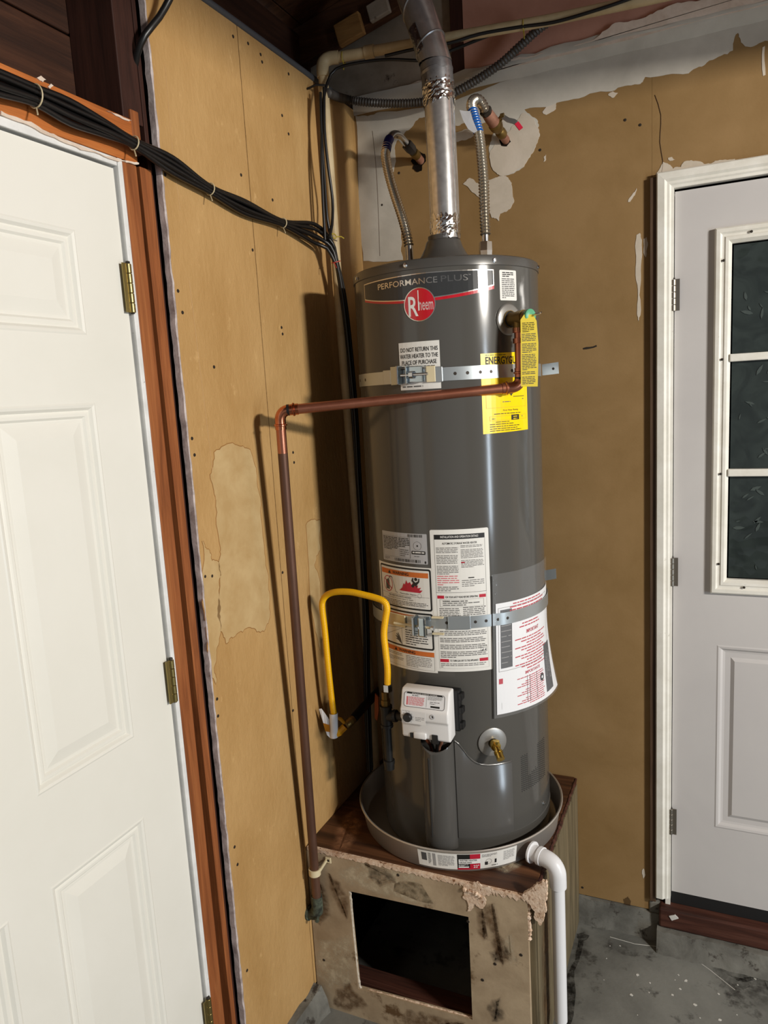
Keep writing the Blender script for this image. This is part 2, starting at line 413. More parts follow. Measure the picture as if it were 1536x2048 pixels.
# tape ridges and seams
for pts in ([(-0.8698,1.9765),(-0.8658,1.8943),(-0.8551,1.6589),(-0.8482,1.5019)], [(-0.8811,2.3937),(-0.8832,2.232),(-0.8775,2.1162)]):
    tb = BM(); tube(tb, crom([(-0.0002, y, z) for y, z in pts], .03), 0.0011, 6); obj('tape_ridge', tb, 'drywall_tan', wall_left)
# water stains
ST1 = [(-0.8395,1.6078),(-0.7584,1.6177),(-0.6998,1.6007),(-0.6832,1.5259),(-0.6777,1.4005),(-0.668,1.2836),(-0.6731,1.1875),(-0.7061,1.1495),(-0.763,1.178),(-0.8249,1.1759),(-0.8609,1.1698),(-0.8765,1.2048),(-0.8748,1.2772),(-0.8612,1.3552),(-0.8481,1.3928),(-0.8482,1.5019),(-0.8612,1.5599)]
ST2 = [(-0.9105,1.4207),(-0.8896,1.3961),(-0.8828,1.3695),(-0.862,1.3623),(-0.8556,1.3305),(-0.8696,1.2875),(-0.8745,1.2302),(-0.8901,1.1762),(-0.9091,1.1358),(-0.9121,1.0919),(-0.9266,1.1165),(-0.928,1.1777),(-0.9248,1.2572),(-0.9217,1.3358)]
ST3 = [(-0.4651,1.3736),(-0.3862,1.3734),(-0.3984,1.2891),(-0.438,1.2548),(-0.4148,1.1764),(-0.4028,1.0541),(-0.4394,1.0067),(-0.4724,1.1345)]
for i, st in enumerate((ST1, ST2, ST3)):
    r0 = rough(st, 0.008, 20+i, 3)
    patch('water_stain', grow(r0, 0.0022), mapXw, -0.0005, 0.0003, 'stain_rim', wall_left, 0)
    patch('water_stain', r0, mapXw, -0.0005, 0.0006, 'stain_fill', wall_left, 0)
sb = BM()
for y, z in [(-0.9092,1.9501),(-0.9015,1.9072),(-0.9105,1.6445),(-0.9075,1.6089),(-0.811,1.7959),(-0.8879,1.3363),(-0.9121,1.3413),(-0.912,1.0561),(-0.9143,1.0163),(-0.601,1.2735),(-0.604,0.8953),(-0.9009,0.683),(-0.8962,0.6346),(-0.899,0.3538),(-0.6271,2.5428),(-0.566,2.5507),(-0.5138,2.5455),(-0.5095,2.5302),(-0.384,2.5457),(-0.4325,2.431),(-0.4063,2.394),(-0.9235,2.4015),(-0.9143,2.1774),(-0.6184,2.0742),(-0.504,1.5762),(-0.5028,1.5495),(-0.5136,1.8985),(-0.5111,1.8823),(-0.6411,2.2394),(-0.5099,2.2104),(-1.2667,2.3518)]:
    if y > -0.92: lathe(sb, [(0.0,0.0012),(0.0034,0.0010),(0.0040,0.0)], 10, frame((0,y,z),(1,0,0)))
tag(obj('screw_heads', sb, 'screw_dark', wall_left), None, None, None, 'stuff')
# concrete footing along the left wall
fb = BM(); prev = None; rnd = random.Random(2)
for k in range(40):
    y = -0.61-k*0.04; zz = 0.072+rnd.uniform(-.006,.006); xx = 0.035+rnd.uniform(-.006,.006)
    ring = [fb.verts.new(p) for p in ((-0.02,y,-0.01),(xx+.01,y,-0.01),(xx,y,zz*0.55),(xx*0.6,y,zz),(-0.02,y,zz+.004))]
    if prev:
        for j in range(5): fb.faces.new((prev[j],prev[(j+1)%5],ring[(j+1)%5],ring[j]))
    else: fb.faces.new(ring)
    prev = ring
obj('footing', fb, 'concrete_curb', wall_left, True)

# ---- back wall
wall_back = struct('wall_back', box(BM(), -0.17, 4.7, 0.07, 0.10, 0.0, 4.0), 'dark_hole', label='tan drywall back wall with white paint and compound patches')
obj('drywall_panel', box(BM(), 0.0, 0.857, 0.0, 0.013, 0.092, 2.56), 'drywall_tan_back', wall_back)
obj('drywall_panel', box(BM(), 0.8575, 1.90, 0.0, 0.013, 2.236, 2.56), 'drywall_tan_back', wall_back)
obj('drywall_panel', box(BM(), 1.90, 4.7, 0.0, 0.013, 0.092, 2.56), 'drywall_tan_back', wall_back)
obj('upper_panel', box(BM(), -0.17, 0.352, 0.012, 0.026, 2.56, 3.2), 'grey_drywall', wall_back)
obj('upper_panel', box(BM(), 0.357, 4.7, -0.006, 0.010, 2.575, 4.0), 'pink_board', wall_back)
obj('stud', box(BM(), 0.318, 0.3565, -0.004, 0.012, 2.60, 3.3, .002), 'dark_wood_z', wall_back)
lb = BM(); prev = None; rnd = random.Random(5)
for k in range(118):
    x = 0.0+k*0.04; j1 = rnd.uniform(-.0015,.0015); j2 = rnd.uniform(-.006,.006)*(1 if x > .36 else .3)
    bulge = 0.020 if x > 0.34 else 0.008
    ring = [lb.verts.new(p) for p in ((x,0.013,2.556),(x,-0.0015,2.557+j1),(x,-bulge*0.8,2.578+j1),(x,-bulge,2.592+j1),(x,-bulge*0.7,2.606+j2),(x,0.013,2.612+j2))]
    if prev:
        for j in range(6): lb.faces.new((prev[j],prev[(j+1)%6],ring[(j+1)%6],ring[j]))
    prev = ring
obj('ledge', lb, 'white_paint_back', wall_back, True)
patch('plaster', [(0.36,2.580)]+[(0.4051,2.5799),(0.463,2.5957),(0.5465,2.5975),(0.6272,2.5967),(0.7052,2.5984),(0.7685,2.6279),(0.8539,2.6273),(0.9012,2.6365),(0.9705,2.6307)]+[(1.35,2.75),(1.6,2.75),(1.6,2.580)], mapYw, -0.0185, -0.005, 'plaster_pink', wall_back, 0.006, 11)
patch('plaster', [(0.0857,2.5911),(0.1387,2.6024),(0.2219,2.6123),(0.2188,2.5518),(0.1042,2.5706)], mapYw, 0.004, 0.0118, 'plaster_pink', wall_back, 0.006, 12)
WB = [(0.0046,2.5564),(0.0865,2.5517),(0.3078,2.5366),(0.4562,2.5563),(0.7275,2.5618),(0.9707,2.5657),(1.1222,2.5703),(1.19,2.5713),(1.1916,2.514),(1.1235,2.5098),(1.0732,2.5089),(1.0571,2.5432),(1.0465,2.5058),(0.9933,2.4946),(0.9447,2.4748),(0.8401,2.4888),(0.8227,2.4744),(0.7561,2.4711),(0.6424,2.4718),(0.5232,2.4726),(0.56,2.4356),(0.5647,2.401),(0.547,2.3599),(0.5177,2.3227),(0.4569,2.3088),(0.4283,2.3324),(0.4184,2.3853),(0.4376,2.4326),(0.4299,2.4632),(0.3503,2.4705),(0.3048,2.471),(0.2748,2.4876),(0.2103,2.511),(0.1673,2.4831),(0.147,2.4673),(0.1288,2.4368),(0.1173,2.3533),(0.1278,2.2507),(0.1343,2.1915),(0.1367,2.1177),(0.0028,2.1311),(-0.002,2.314)]
patch('paint_patch', WB, mapYw, -0.0009, 0.001, 'white_paint_back', wall_back, 0.006, 31, 3)
patch('compound_patch', [(0.5188,2.4644),(0.549,2.4429),(0.5633,2.4013),(0.547,2.3599),(0.5177,2.3227),(0.4568,2.3074),(0.4283,2.3297),(0.4211,2.3781),(0.4397,2.4082),(0.4807,2.4245),(0.5028,2.4492)], mapYw, -0.0016, 0.001, 'joint_compound', wall_back, 0.004, 33)
patch('compound_patch', [(0.3374,2.3064),(0.3592,2.3194),(0.3855,2.2987),(0.426,2.3057),(0.4655,2.3073),(0.482,2.2777),(0.4865,2.2325),(0.4625,2.2102),(0.4448,2.2073),(0.4412,2.1886),(0.4208,2.1998),(0.4042,2.2381),(0.3696,2.2764)], mapYw, -0.0014, 0.001, 'joint_compound', wall_back, 0.004, 34)
patch('compound_patch', [(0.3114,2.448),(0.3571,2.453),(0.3939,2.4408),(0.3756,2.4307),(0.3333,2.425),(0.3086,2.4185)], mapYw, -0.0012, 0.001, 'joint_compound', wall_back, 0.004, 35)
patch('compound_patch', [(0.8672,2.2436),(0.8844,2.2729),(0.909,2.2515),(0.9283,2.2531),(0.9403,2.2658),(0.9642,2.2617),(0.9832,2.2511),(1.009,2.254),(1.0552,2.2508),(1.0554,2.2364),(0.8894,2.2374)], mapYw, -0.0012, 0.001, 'joint_compound', wall_back, 0.003, 36)
for k, pl in enumerate(([(0.818,2.0989),(0.8269,2.1029),(0.832,2.0842),(0.8306,2.0326),(0.8292,1.9806),(0.8253,1.9416),(0.8278,1.8883),(0.8225,1.8728),(0.8187,1.8919),(0.8214,1.942),(0.8151,1.9953),(0.8153,2.0605)], [(0.8358,2.0862),(0.8434,2.0904),(0.8472,2.0693),(0.8421,2.0377),(0.8358,2.0514)], [(0.7965,2.1867),(0.8068,2.203),(0.8183,2.2189),(0.8144,2.2018),(0.8016,2.1859)], [(0.5729,2.4563),(0.5911,2.4732),(0.6115,2.473),(0.6098,2.4567),(0.5823,2.4468)], [(0.7471,2.4643),(0.7599,2.4703),(0.7725,2.464),(0.7598,2.4543)], [(1.1118,2.4978),(1.1172,2.5),(1.1198,2.4338),(1.1143,2.4327)], [(0.8289,0.2155),(0.8347,0.2271),(0.8391,0.2061),(0.8332,0.1911)], [(0.5744,2.3406),(0.58,2.3449),(0.5783,2.3282),(0.5727,2.3265)], [(0.8967,2.2807),(0.9064,2.2815),(0.9137,2.2728),(0.9016,2.2725)], [(0.673,1.8119),(0.7102,1.8173),(0.7115,1.813),(0.6743,1.8076)])):
    patch('paint_scrape', pl, mapYw, -0.0008, 0.001, 'joint_compound' if k < 9 else 'screw_dark', wall_back, 0.002, 50+k, 2)
# torn holes round the two pipe stubs, seam line, screw heads
patch('pipe_hole', [(0.1786,2.397),(0.1921,2.4087),(0.2086,2.4184),(0.224,2.4088),(0.2261,2.3889),(0.2145,2.3796),(0.2105,2.3635),(0.196,2.3631),(0.1837,2.3736),(0.1875,2.3842)], mapYw, -0.0018, 0.0, 'dark_hole', wall_back, 0.002, 41)
patch('pipe_hole', [(0.4485,2.4093),(0.4589,2.418),(0.4774,2.4093),(0.4827,2.3951),(0.4709,2.3853),(0.4551,2.3895)], mapYw, -0.0022, 0.0, 'dark_hole', wall_back, 0.0015, 42)
for pts in ([(0.8646,2.4403),(0.8793,2.389),(0.877,2.3223),(0.8844,2.2754),(0.8808,2.2463)], [(0.0584,2.5035),(0.0638,2.4053),(0.064,2.3039),(0.0603,2.139)]):
    tb = BM(); tube(tb, crom([(x, -0.0009, z) for x, z in pts], .02), 0.0006, 5); obj('seam_line', tb, 'brown_trim', wall_back)
sb = BM()
for x, z in [(0.6476,0.1164),(0.5637,2.3595),(0.7899,2.394),(0.8275,2.3745),(0.4504,2.3796),(0.0765,2.2874),(0.138,2.3699)]:
    lathe(sb, [(0.0,0.0012),(0.0034,0.0010),(0.0040,0.0)], 10, frame((x,0,z),(0,-1,0)))
tag(obj('screw_heads', sb, 'screw_dark', wall_back), None, None, None, 'stuff')
patch('damage_spot', [(0.7736,0.1074),(0.7871,0.1196),(0.796,0.1062),(0.79,0.0821),(0.7765,0.0838)], mapYw, -0.001, 0.001, 'stand_stain', wall_back, 0.002, 44)
# concrete footing under the back wall
fb = BM(); prev = None; rnd = random.Random(12)
for k in range(15):
    x = 0.60+k*0.0205; a = rnd.uniform(-.004,.004)
    ring = [fb.verts.new(p) for p in ((x,0.03,-0.01),(x,-0.020+a,-0.01),(x,-0.010+a,0.02),(x,-0.007+a,0.088+a*.6),(x,0.03,0.0915))]
    if prev:
        for j in range(5): fb.faces.new((prev[j],prev[(j+1)%5],ring[(j+1)%5],ring[j]))
    prev = ring
fb.faces.new(prev)
obj('footing', fb, 'concrete_curb', wall_back, True)
obj('footing', box(BM(), 0.850, 0.935, -0.004, 0.05, 0.0, 0.124, 0.004), 'concrete_curb', wall_back)

# ---- the rest of the garage shell (right wall beyond the frame) and the roof
struct('wall_right', box(BM(), 4.6, 4.7, -6.0, 0.07, 0.0, 4.0), 'drywall_tan_back', label='tan side wall on the far side of the garage')
SL = math.atan(0.25)
ceiling = struct('ceiling', box(BM(), -0.3, 4.9, -6.0, 0.07, 0.022, 0.05), 'roof_wood', label='dark sloping plank roof with rafters')
ceiling.matrix_world = Matrix.Translation((0,0,2.860)) @ Matrix.Rotation(-SL, 4, 'Y')
pm = None
for k in range(34):
    bm = BM(); box(bm, -0.29+k*0.152, -0.29+k*0.152+0.148, -6.0, 0.06, 0.0, 0.021, 0.002)
    obj('plank', bm, 'roof_wood', ceiling)
for y in (-0.030, -0.64, -1.25, -1.86, -2.47, -3.08):
    obj('rafter', box(BM(), -0.25, 4.9, y-0.021, y+0.021, -0.105, -0.001, 0.002), 'roof_wood', ceiling)
obj('blocking', box(BM(), -0.035, 0.05, -0.072, -0.0515, -0.128, -0.066, 0.003), 'block_wood', ceiling)
obj('blocking', box(BM(), 0.075, 0.14, -0.070, -0.0515, -0.112, -0.066, 0.003), 'grey_drywall', ceiling)
tb = box(BM(), 1.96, 2.05, -6.0, 0.05, 2.432, 2.62, 0.004); o = obj('shade_beam', tb, 'roof_wood', ceiling)  # unseen beam added to shade the upper walls from the lamp
o.matrix_parent_inverse = ceiling.matrix_world.inverted()

# ---- white six-panel door in the left wall and the wood round it
DX = -0.020
def raised_panel(name, y0, y1, z0, z1, mapf, mat, parent, prof):
    bm = BM(); prev = None
    for d, h in prof:
        ring = [bm.verts.new(mapf(u, v, h)) for u, v in ((y0+d,z0+d),(y1-d,z0+d),(y1-d,z1-d),(y0+d,z1-d))]
        if prev:
            for j in range(4): bm.faces.new((prev[j],prev[(j+1)%4],ring[(j+1)%4],ring[j]))
        prev = ring
    bm.faces.new(prev)
    return obj(name, bm, mat, parent)
def slab_with_holes(bm, us, vs, holes, mapf, t0, t1):
    # a flat slab cut on a grid, leaving out the cells listed in holes, with closed sides
    def cell(i, j): return 0 <= i < len(us)-1 and 0 <= j < len(vs)-1 and (i, j) not in holes
    V = {}
    def vert(i, j, t):
        if (i,j,t) not in V: V[(i,j,t)] = bm.verts.new(mapf(us[i], vs[j], t))
        return V[(i,j,t)]
    for i in range(len(us)-1):
        for j in range(len(vs)-1):
            if not cell(i, j): continue
            for t in (t0, t1): bm.faces.new((vert(i,j,t),vert(i+1,j,t),vert(i+1,j+1,t),vert(i,j+1,t)))
            for di, dj, a, b in ((-1,0,(i,j),(i,j+1)),(1,0,(i+1,j),(i+1,j+1)),(0,-1,(i,j),(i+1,j)),(0,1,(i,j+1),(i+1,j+1))):
                if not cell(i+di, j+dj): bm.faces.new((vert(*a,t0),vert(*b,t0),vert(*b,t1),vert(*a,t1)))
    return bm
PROF = [(0.0,0.0),(0.003,0.0012),(0.008,-0.0005),(0.013,-0.0060),(0.018,-0.0045),(0.023,-0.0045),(0.027,-0.0085),(0.033,-0.0085),(0.056,-0.0030),(0.060,-0.0030)]
dy = [-1.812,-1.697,-1.466,-1.382,-1.151,-1.038]; dz = [0.02,0.24,0.9025,1.0738,1.7293,1.8506,2.0332,2.163]
holes = {(1,1),(3,1),(1,3),(3,3),(1,5),(3,5)}
door_1 = struct('door_1', slab_with_holes(BM(), dy, dz, holes, mapXw, DX-0.04, DX), 'door_white', label='white six panel door in the left wall')
for i, j in sorted(holes):
    raised_panel('panel', dy[i], dy[i+1], dz[j], dz[j+1], lambda u, v, h: (DX+h, u, v), 'door_white', door_1, PROF)
def hinge(parent, loc, zdir, leafdir, out, h, mat, dark):
    # five-knuckle butt hinge: barrel, gaps between knuckles, leaf, pin tips
    z = Vector(loc); hb = BM()
    for k in range(5):
        a = z.z-h/2+k*h/5
        lathe(hb, [(0.0055,0.0),(0.0062,0.0008),(0.0062,h/5-0.0016),(0.0055,h/5-0.0008)], 14, Matrix.Translation((z.x, z.y, a)))
    root = obj('hinge', hb, mat, parent, True)
    lf = BM(); d = Vector(leafdir)*0.016; n = Vector(out)*0.0012
    p = [z+n*0, z+d]; 
    box(lf, min(p[0].x,p[1].x)-abs(n.x), max(p[0].x,p[1].x)+abs(n.x), min(p[0].y,p[1].y)-abs(n.y), max(p[0].y,p[1].y)+abs(n.y), z.z-h/2, z.z+h/2)
    obj('leaf', lf, mat, root)
    pn = BM(); lathe(pn, [(0.0,-h/2-0.003),(0.004,-h/2-0.002),(0.0032,-h/2),(0.0032,h/2),(0.0046,h/2+0.001),(0.004,h/2+0.004),(0.0,h/2+0.005)], 10, Matrix.Translation(z))
    obj('pin', pn, dark, root, True)
    return root
for p in [(-1.0335,1.9437),(-1.0319,1.1469),(-1.0282,0.3414)]:
    hinge(door_1, (-0.011, p[0]-0.003, p[1]), 1, (0,-1,0), (1,0,0), 0.092, 'hinge_brass', 'hinge_dark')
J = -0.012
t1 = struct('trim_1', box(BM(), -0.11, J, -1.0325, -1.0205, 0.0, 2.1825, 0.0015), 'jamb_white', label='white painted jamb beside the panelled door')
obj('stop', box(BM(), -0.11, J-0.028, -1.0445, -1.0325, 0.0, 2.175), 'jamb_white', t1)
struct('trim_2', box(BM(), -0.11, J-0.001, -1.95, -1.0335, 2.1675, 2.1822, 0.0015), 'jamb_white', label='white painted head jamb above the panelled door')
struct('trim_3', box(BM(), -0.12, J-0.0005, -1.0200, -0.9815, 0.0, 2.1800, 0.002), 'fir_red', label='reddish rough wood jamb stud next to white door frame')
hb = BM(); box(hb, -0.12, J, -2.05, -0.9765, 2.1830, 2.2640, 0.002)
t4 = struct('trim_4', hb, 'fir_red_y', label='reddish wood header above the white panelled door')
obj('nailer', box(BM(), -0.11, J+0.001, -0.985, -0.962, 2.225, 2.283, 0.002), 'fir_red', t4)
patch('plaster_drip', [(-1.2838,2.1887),(-1.2275,2.1887),(-1.1674,2.1803),(-1.1004,2.1782),(-1.0261,2.1795),(-0.977,2.1861),(-0.9774,2.1833),(-1.032,2.1745),(-1.1245,2.1719),(-1.1994,2.1763),(-1.2848,2.1825)], mapXw, -0.013, -0.0095, 'plaster_pink', t4, 0.003, 7)
for pl in ([(-1.2038,2.2637),(-1.1949,2.2698),(-1.1852,2.2668),(-1.1923,2.2606)], [(-1.1827,2.2567),(-1.1753,2.2638),(-1.1704,2.2623),(-1.1788,2.2548)], [(-1.0492,2.2591),(-1.0135,2.261),(-0.9845,2.2605),(-0.9931,2.2572),(-1.0269,2.257)]):
    patch('splinter', pl, mapXw, -0.013, -0.0095, 'plaster_pink', t4, 0.0015, 9, 2)
sb = BM(); prism(sb, [(-0.9700,2.182),(-0.9370,2.182),(-0.9395,0.0),(-0.9520,0.0)], mapXw, -0.12, -0.0155)
struct('trim_5', sb, 'fir_red', label='narrow reddish stud between door jamb and drywall edge')

# ---- grey door with glazed lite in the back wall
def mapd(u, v, t): return (u, -t, v)
DY = 0.004
ux = [0.914,1.011,1.0235,1.328,1.414,1.716,1.731,1.828]
us = [0.914,1.023,1.328,1.412,1.717,1.828]; vs2 = [0.168,0.404,0.964,2.195]
db = BM(); 
slab_with_holes(db, [0.914,1.030,1.328,1.412,1.712,1.828], [0.168,0.404,0.964,1.138,2.066,2.195], {(1,1),(3,1),(1,3),(2,3),(3,3)}, mapd, -DY-0.044, -DY)
door_2 = struct('door_2', db, 'door_grey', label='pale grey back door with a glazed upper lite')
PROF2 = [(0.0,0.0),(0.004,0.0015),(0.010,0.0),(0.016,-0.006),(0.022,-0.0075),(0.036,-0.0075),(0.046,-0.002),(0.050,-0.002)]
for a, b in ((1.030,1.328),(1.412,1.712)):
    raised_panel('panel', a, b, 0.404, 0.964, lambda u, v, h: mapd(u, v, h-DY), 'door_grey', door_2, PROF2)
# lite frame: moulded ring around the glass
fr = BM(); prev = None
for d, h in [(0.0,0.0),(0.0,0.010),(0.004,0.0145),(0.013,0.0150),(0.018,0.0105),(0.023,0.0105),(0.026,0.013),(0.033,0.0125),(0.041,0.003),(0.041,-0.010)]:
    ring = [fr.verts.new(mapd(u, v, h-DY)) for u, v in ((1.011+d,1.116+d),(1.731-d,1.116+d),(1.731-d,2.088-d),(1.011+d,2.088-d))]
    if prev:
        for j in range(4): fr.faces.new((prev[j],prev[(j+1)%4],ring[(j+1)%4],ring[j]))
    prev = ring
lite = obj('lite_frame', fr, 'trim_white', door_2)
sb = BM()
for x, z in [(1.0957,2.0682),(1.0322,2.0053),(1.0321,1.7543),(1.0327,1.4507),(1.0311,1.2013),(1.0954,1.1382)]:
    lathe(sb, [(0.0,0.0020),(0.0030,0.0016),(0.0036,0.0)], 10, frame((x,-0.0105,z),(0,-1,0)))
tag(obj('screw_heads', sb, 'screw_dark', lite), None, None, None, 'stuff')
GX = [1.052,1.2643,1.4767,1.690]; GZ = [1.157,1.453,1.757,2.047]
for i in (1,2): obj('muntin', box(BM(), GX[i]-0.010, GX[i]+0.010, 0.004-0.012, 0.004+0.004, 1.15, 2.05, 0.003), 'trim_white', door_2)
for j in (1,2): obj('muntin', box(BM(), 1.05, 1.692, 0.004-0.0125, 0.004+0.004, GZ[j]-0.010, GZ[j]+0.010, 0.003), 'trim_white', door_2)
for i in range(3):
    for j in range(3):
        pb = box(BM(), GX[i]+0.004, GX[i+1]-0.004, 0.0085, 0.013, GZ[j]+0.004, GZ[j+1]-0.004)
        pane = obj('pane', pb, 'etched_glass', door_2)
        if True:   # pressed leaf sprigs in the glass
            lf = BM(); rnd = random.Random(60+j+7*i)
            for q in range(16):
                cx = rnd.uniform(GX[i]+.02, GX[i+1]-.02); cz = rnd.uniform(GZ[j]+.03, GZ[j+1]-.03); a = rnd.uniform(0,PI); L = rnd.uniform(.004,.016); wd = L*rnd.uniform(.18,.4)
                ca, sa = math.cos(a), math.sin(a)
                prism(lf, [(cx+ca*L*s-sa*wd*t, cz+sa*L*s+ca*wd*t) for s, t in ((-1,0),(-.4,-.8),(.3,-.7),(1,0),(.3,.7),(-.4,.8))], mapYw, 0.0070, 0.0086)
            tag(obj('leaf_relief', lf, 'etched_leaf', pane), None, None, None, 'stuff')
for p in [(0.9099,1.9313),(0.9094,1.1726),(0.907,0.4049)]:
    hinge(door_2, (0.9115, -0.006, p[1]), 1, (1,0,0), (0,1,0), 0.082, 'hinge_steel', 'hinge_dark')
obj('door_sweep', box(BM(), 0.914, 1.828, 0.006, 0.04, 0.128, 0.168), 'rubber_black', door_2)
# casing, left and top, with a moulded face
def casing(name, prof, path, label):
    bm = BM(); prev = None
    for (ox, oz), (dx_, dz_) in path:
        ring = [bm.verts.new((ox+dx_*w_, -h_, oz+dz_*w_)) for w_, h_ in prof]
        if prev:
            for j in range(len(ring)): bm.faces.new((prev[j],prev[(j+1)%len(ring)],ring[(j+1)%len(ring)],ring[j]))
        prev = ring
    bmesh.ops.holes_fill(bm, edges=bm.edges[:])
    return struct(name, bm, 'trim_white', None, False, label)
CP = [(0.0,-0.012),(0.0,0.0165),(0.003,0.020),(0.020,0.0215),(0.026,0.0155),(0.032,0.0150),(0.036,0.011),(0.0425,0.010),(0.0425,-0.012)]
casing('trim_6', CP, [((0.8695,0.150),(1,0)),((0.8695,2.2445),(1,-1)),((1.875,2.2445),(-1,-1)),((1.875,0.150),(-1,0))], 'white moulded casing around the back door')
struct('trim_7', box(BM(), 0.853, 0.8700, -0.012, 0.03, 0.13, 2.236, 0.001), 'brown_trim', label='dark bare wood strip beside the white door casing')
struct('trim_8', box(BM(), 0.897, 0.911, -0.004, 0.06, 0.118, 2.20), 'trim_white', label='narrow white jamb between casing and back door')
struct('trim_9', box(BM(), 0.88, 1.93, -0.030, 0.065, 0.062, 0.126, 0.006), 'sill_wood', label='worn red brown wood sill under the back door')
patch('sill_chip', [(0.909,0.1074),(0.9259,0.1169),(0.9358,0.1061),(0.9176,0.0945)], mapYw, -0.033, -0.0295, 'paint_speck', bpy.data.objects['trim_9'], 0.001, 3, 2)
fb = BM(); prev = None; rnd = random.Random(15)
for k in range(54):
    x = 0.875+k*0.02; a = rnd.uniform(-.003,.003)
    ring = [fb.verts.new(p) for p in ((x,0.06,-0.01),(x,-0.075+a,-0.01),(x,-0.055+a,0.028),(x,-0.046+a,0.060+a*.5),(x,0.06,0.064))]
    if prev:
        for j in range(5): fb.faces.new((prev[j],prev[(j+1)%5],ring[(j+1)%5],ring[j]))
    else: fb.faces.new(ring)
    prev = ring
struct('trim_10', fb, 'concrete_curb', None, True, 'concrete step under the wooden door sill')

# ================================================================ printed labels
GC = {}
def glyphs(txt, bold=0.0):
    if (txt, bold) in GC: return GC[(txt, bold)]
    c = bpy.data.curves.new('lettering', 'FONT'); c.body = txt; c.offset = bold; c.resolution_u = 3
    o = bpy.data.objects.new('lettering', c); COL.objects.link(o)
    dg = bpy.context.evaluated_depsgraph_get(); me = bpy.data.meshes.new_from_object(o.evaluated_get(dg))
    V = [(v.co.x, v.co.y) for v in me.vertices]; F = [list(p.vertices) for p in me.polygons]
    bpy.data.objects.remove(o); bpy.data.curves.remove(c); bpy.data.meshes.remove(me)
    x0, x1 = min(v[0] for v in V), max(v[0] for v in V); y0, y1 = min(v[1] for v in V), max(v[1] for v in V)
    V = [((x-x0)/(x1-x0), (y-y0)/(y1-y0)) for x, y in V]
    GC[(txt, bold)] = (V, F); return V, F
class Lab:
    # a printed sheet: u runs right, v runs up, in metres; mapf(u, v, height) puts it on its surface
    def __init__(s, name, parent, mapf, outline, mat, h0=0.0005, step=0.012, label=None, vstep=0.0):
        s.mapf, s.h0, s.step, s.vstep, s.ink = mapf, h0, step, vstep, {}
        b = bmesh.new(); b.faces.new([b.verts.new((u, v, 0)) for u, v in outline])
        s.o = s.make(name, b, mat, parent, h0, True)
        if label: s.o['label'] = label
        s.rnd = random.Random(name+str(outline[0]))
    def make(s, name, b, mat, parent, h, solid=False):
        if s.step:
            us = [v.co.x for v in b.verts]; k = math.floor(min(us)/s.step)+1
            while k*s.step < max(us):
                bmesh.ops.bisect_plane(b, geom=b.verts[:]+b.edges[:]+b.faces[:], plane_co=(k*s.step,0,0), plane_no=(1,0,0)); k += 1
        if s.vstep:
            us = [v.co.y for v in b.verts]; k = math.floor(min(us)/s.vstep)+1
            while k*s.vstep < max(us):
                bmesh.ops.bisect_plane(b, geom=b.verts[:]+b.edges[:]+b.faces[:], plane_co=(0,k*s.vstep,0), plane_no=(0,1,0)); k += 1
        if solid:
            r = bmesh.ops.extrude_face_region(b, geom=b.faces[:])
            top = {g for g in r['geom'] if isinstance(g, bmesh.types.BMVert)}
            for v in b.verts: v.co = Vector(s.mapf(v.co.x, v.co.y, h if v in top else h-0.0004))
        else:
            for v in b.verts: v.co = Vector(s.mapf(v.co.x, v.co.y, h))
        return obj(name, b, mat, parent, False, True)
    def bm(s, mat, lay=1):
        if (mat, lay) not in s.ink: s.ink[(mat, lay)] = bmesh.new()
        return s.ink[(mat, lay)]
    def poly(s, mat, pts, lay=1):
        b = s.bm(mat, lay); b.faces.new([b.verts.new((u, v, 0)) for u, v in pts])
    def rect(s, mat, u0, v0, u1, v1, lay=1): s.poly(mat, [(u0,v0),(u1,v0),(u1,v1),(u0,v1)], lay)
    def frame(s, mat, u0, v0, u1, v1, t, lay=1):
        for r in ((u0,v0,u1,v0+t),(u0,v1-t,u1,v1),(u0,v0+t,u0+t,v1-t),(u1-t,v0+t,u1,v1-t)): s.rect(mat, *r, lay)
    def disc(s, mat, u, v, r, lay=1, n=28, sy=1.0): s.poly(mat, [(u+r*math.cos(2*PI*k/n), v+r*sy*math.sin(2*PI*k/n)) for k in range(n)], lay)
    def ring(s, mat, u, v, r, t, lay=1, n=28, sy=1.0):
        b = s.bm(mat, lay)
        A = [b.verts.new((u+r*math.cos(2*PI*k/n), v+r*sy*math.sin(2*PI*k/n), 0)) for k in range(n)]
        B = [b.verts.new((u+(r-t)*math.cos(2*PI*k/n), v+(r-t)*sy*math.sin(2*PI*k/n), 0)) for k in range(n)]
        for k in range(n): b.faces.new((A[k],A[(k+1)%n],B[(k+1)%n],B[k]))
    def line(s, mat, pts, t, lay=1):
        for a, c in zip(pts[:-1], pts[1:]):
            a, c = Vector(a), Vector(c); n = (c-a); n = Vector((-n.y, n.x)).normalized()*t/2
            s.poly(mat, [tuple(a-n), tuple(c-n), tuple(c+n), tuple(a+n)], lay)
    def text(s, mat, txt, u0, v0, u1, v1, bold=0.0, lay=2, rot=False):
        V, F = glyphs(txt, bold); b = s.bm(mat, lay)
        if rot: vs = [b.verts.new((u0+(u1-u0)*y, v1+(v0-v1)*x, 0)) for x, y in V]
        else: vs = [b.verts.new((u0+(u1-u0)*x, v0+(v1-v0)*y, 0)) for x, y in V]
        for f in F:
            try: b.faces.new([vs[i] for i in f])
            except ValueError: pass
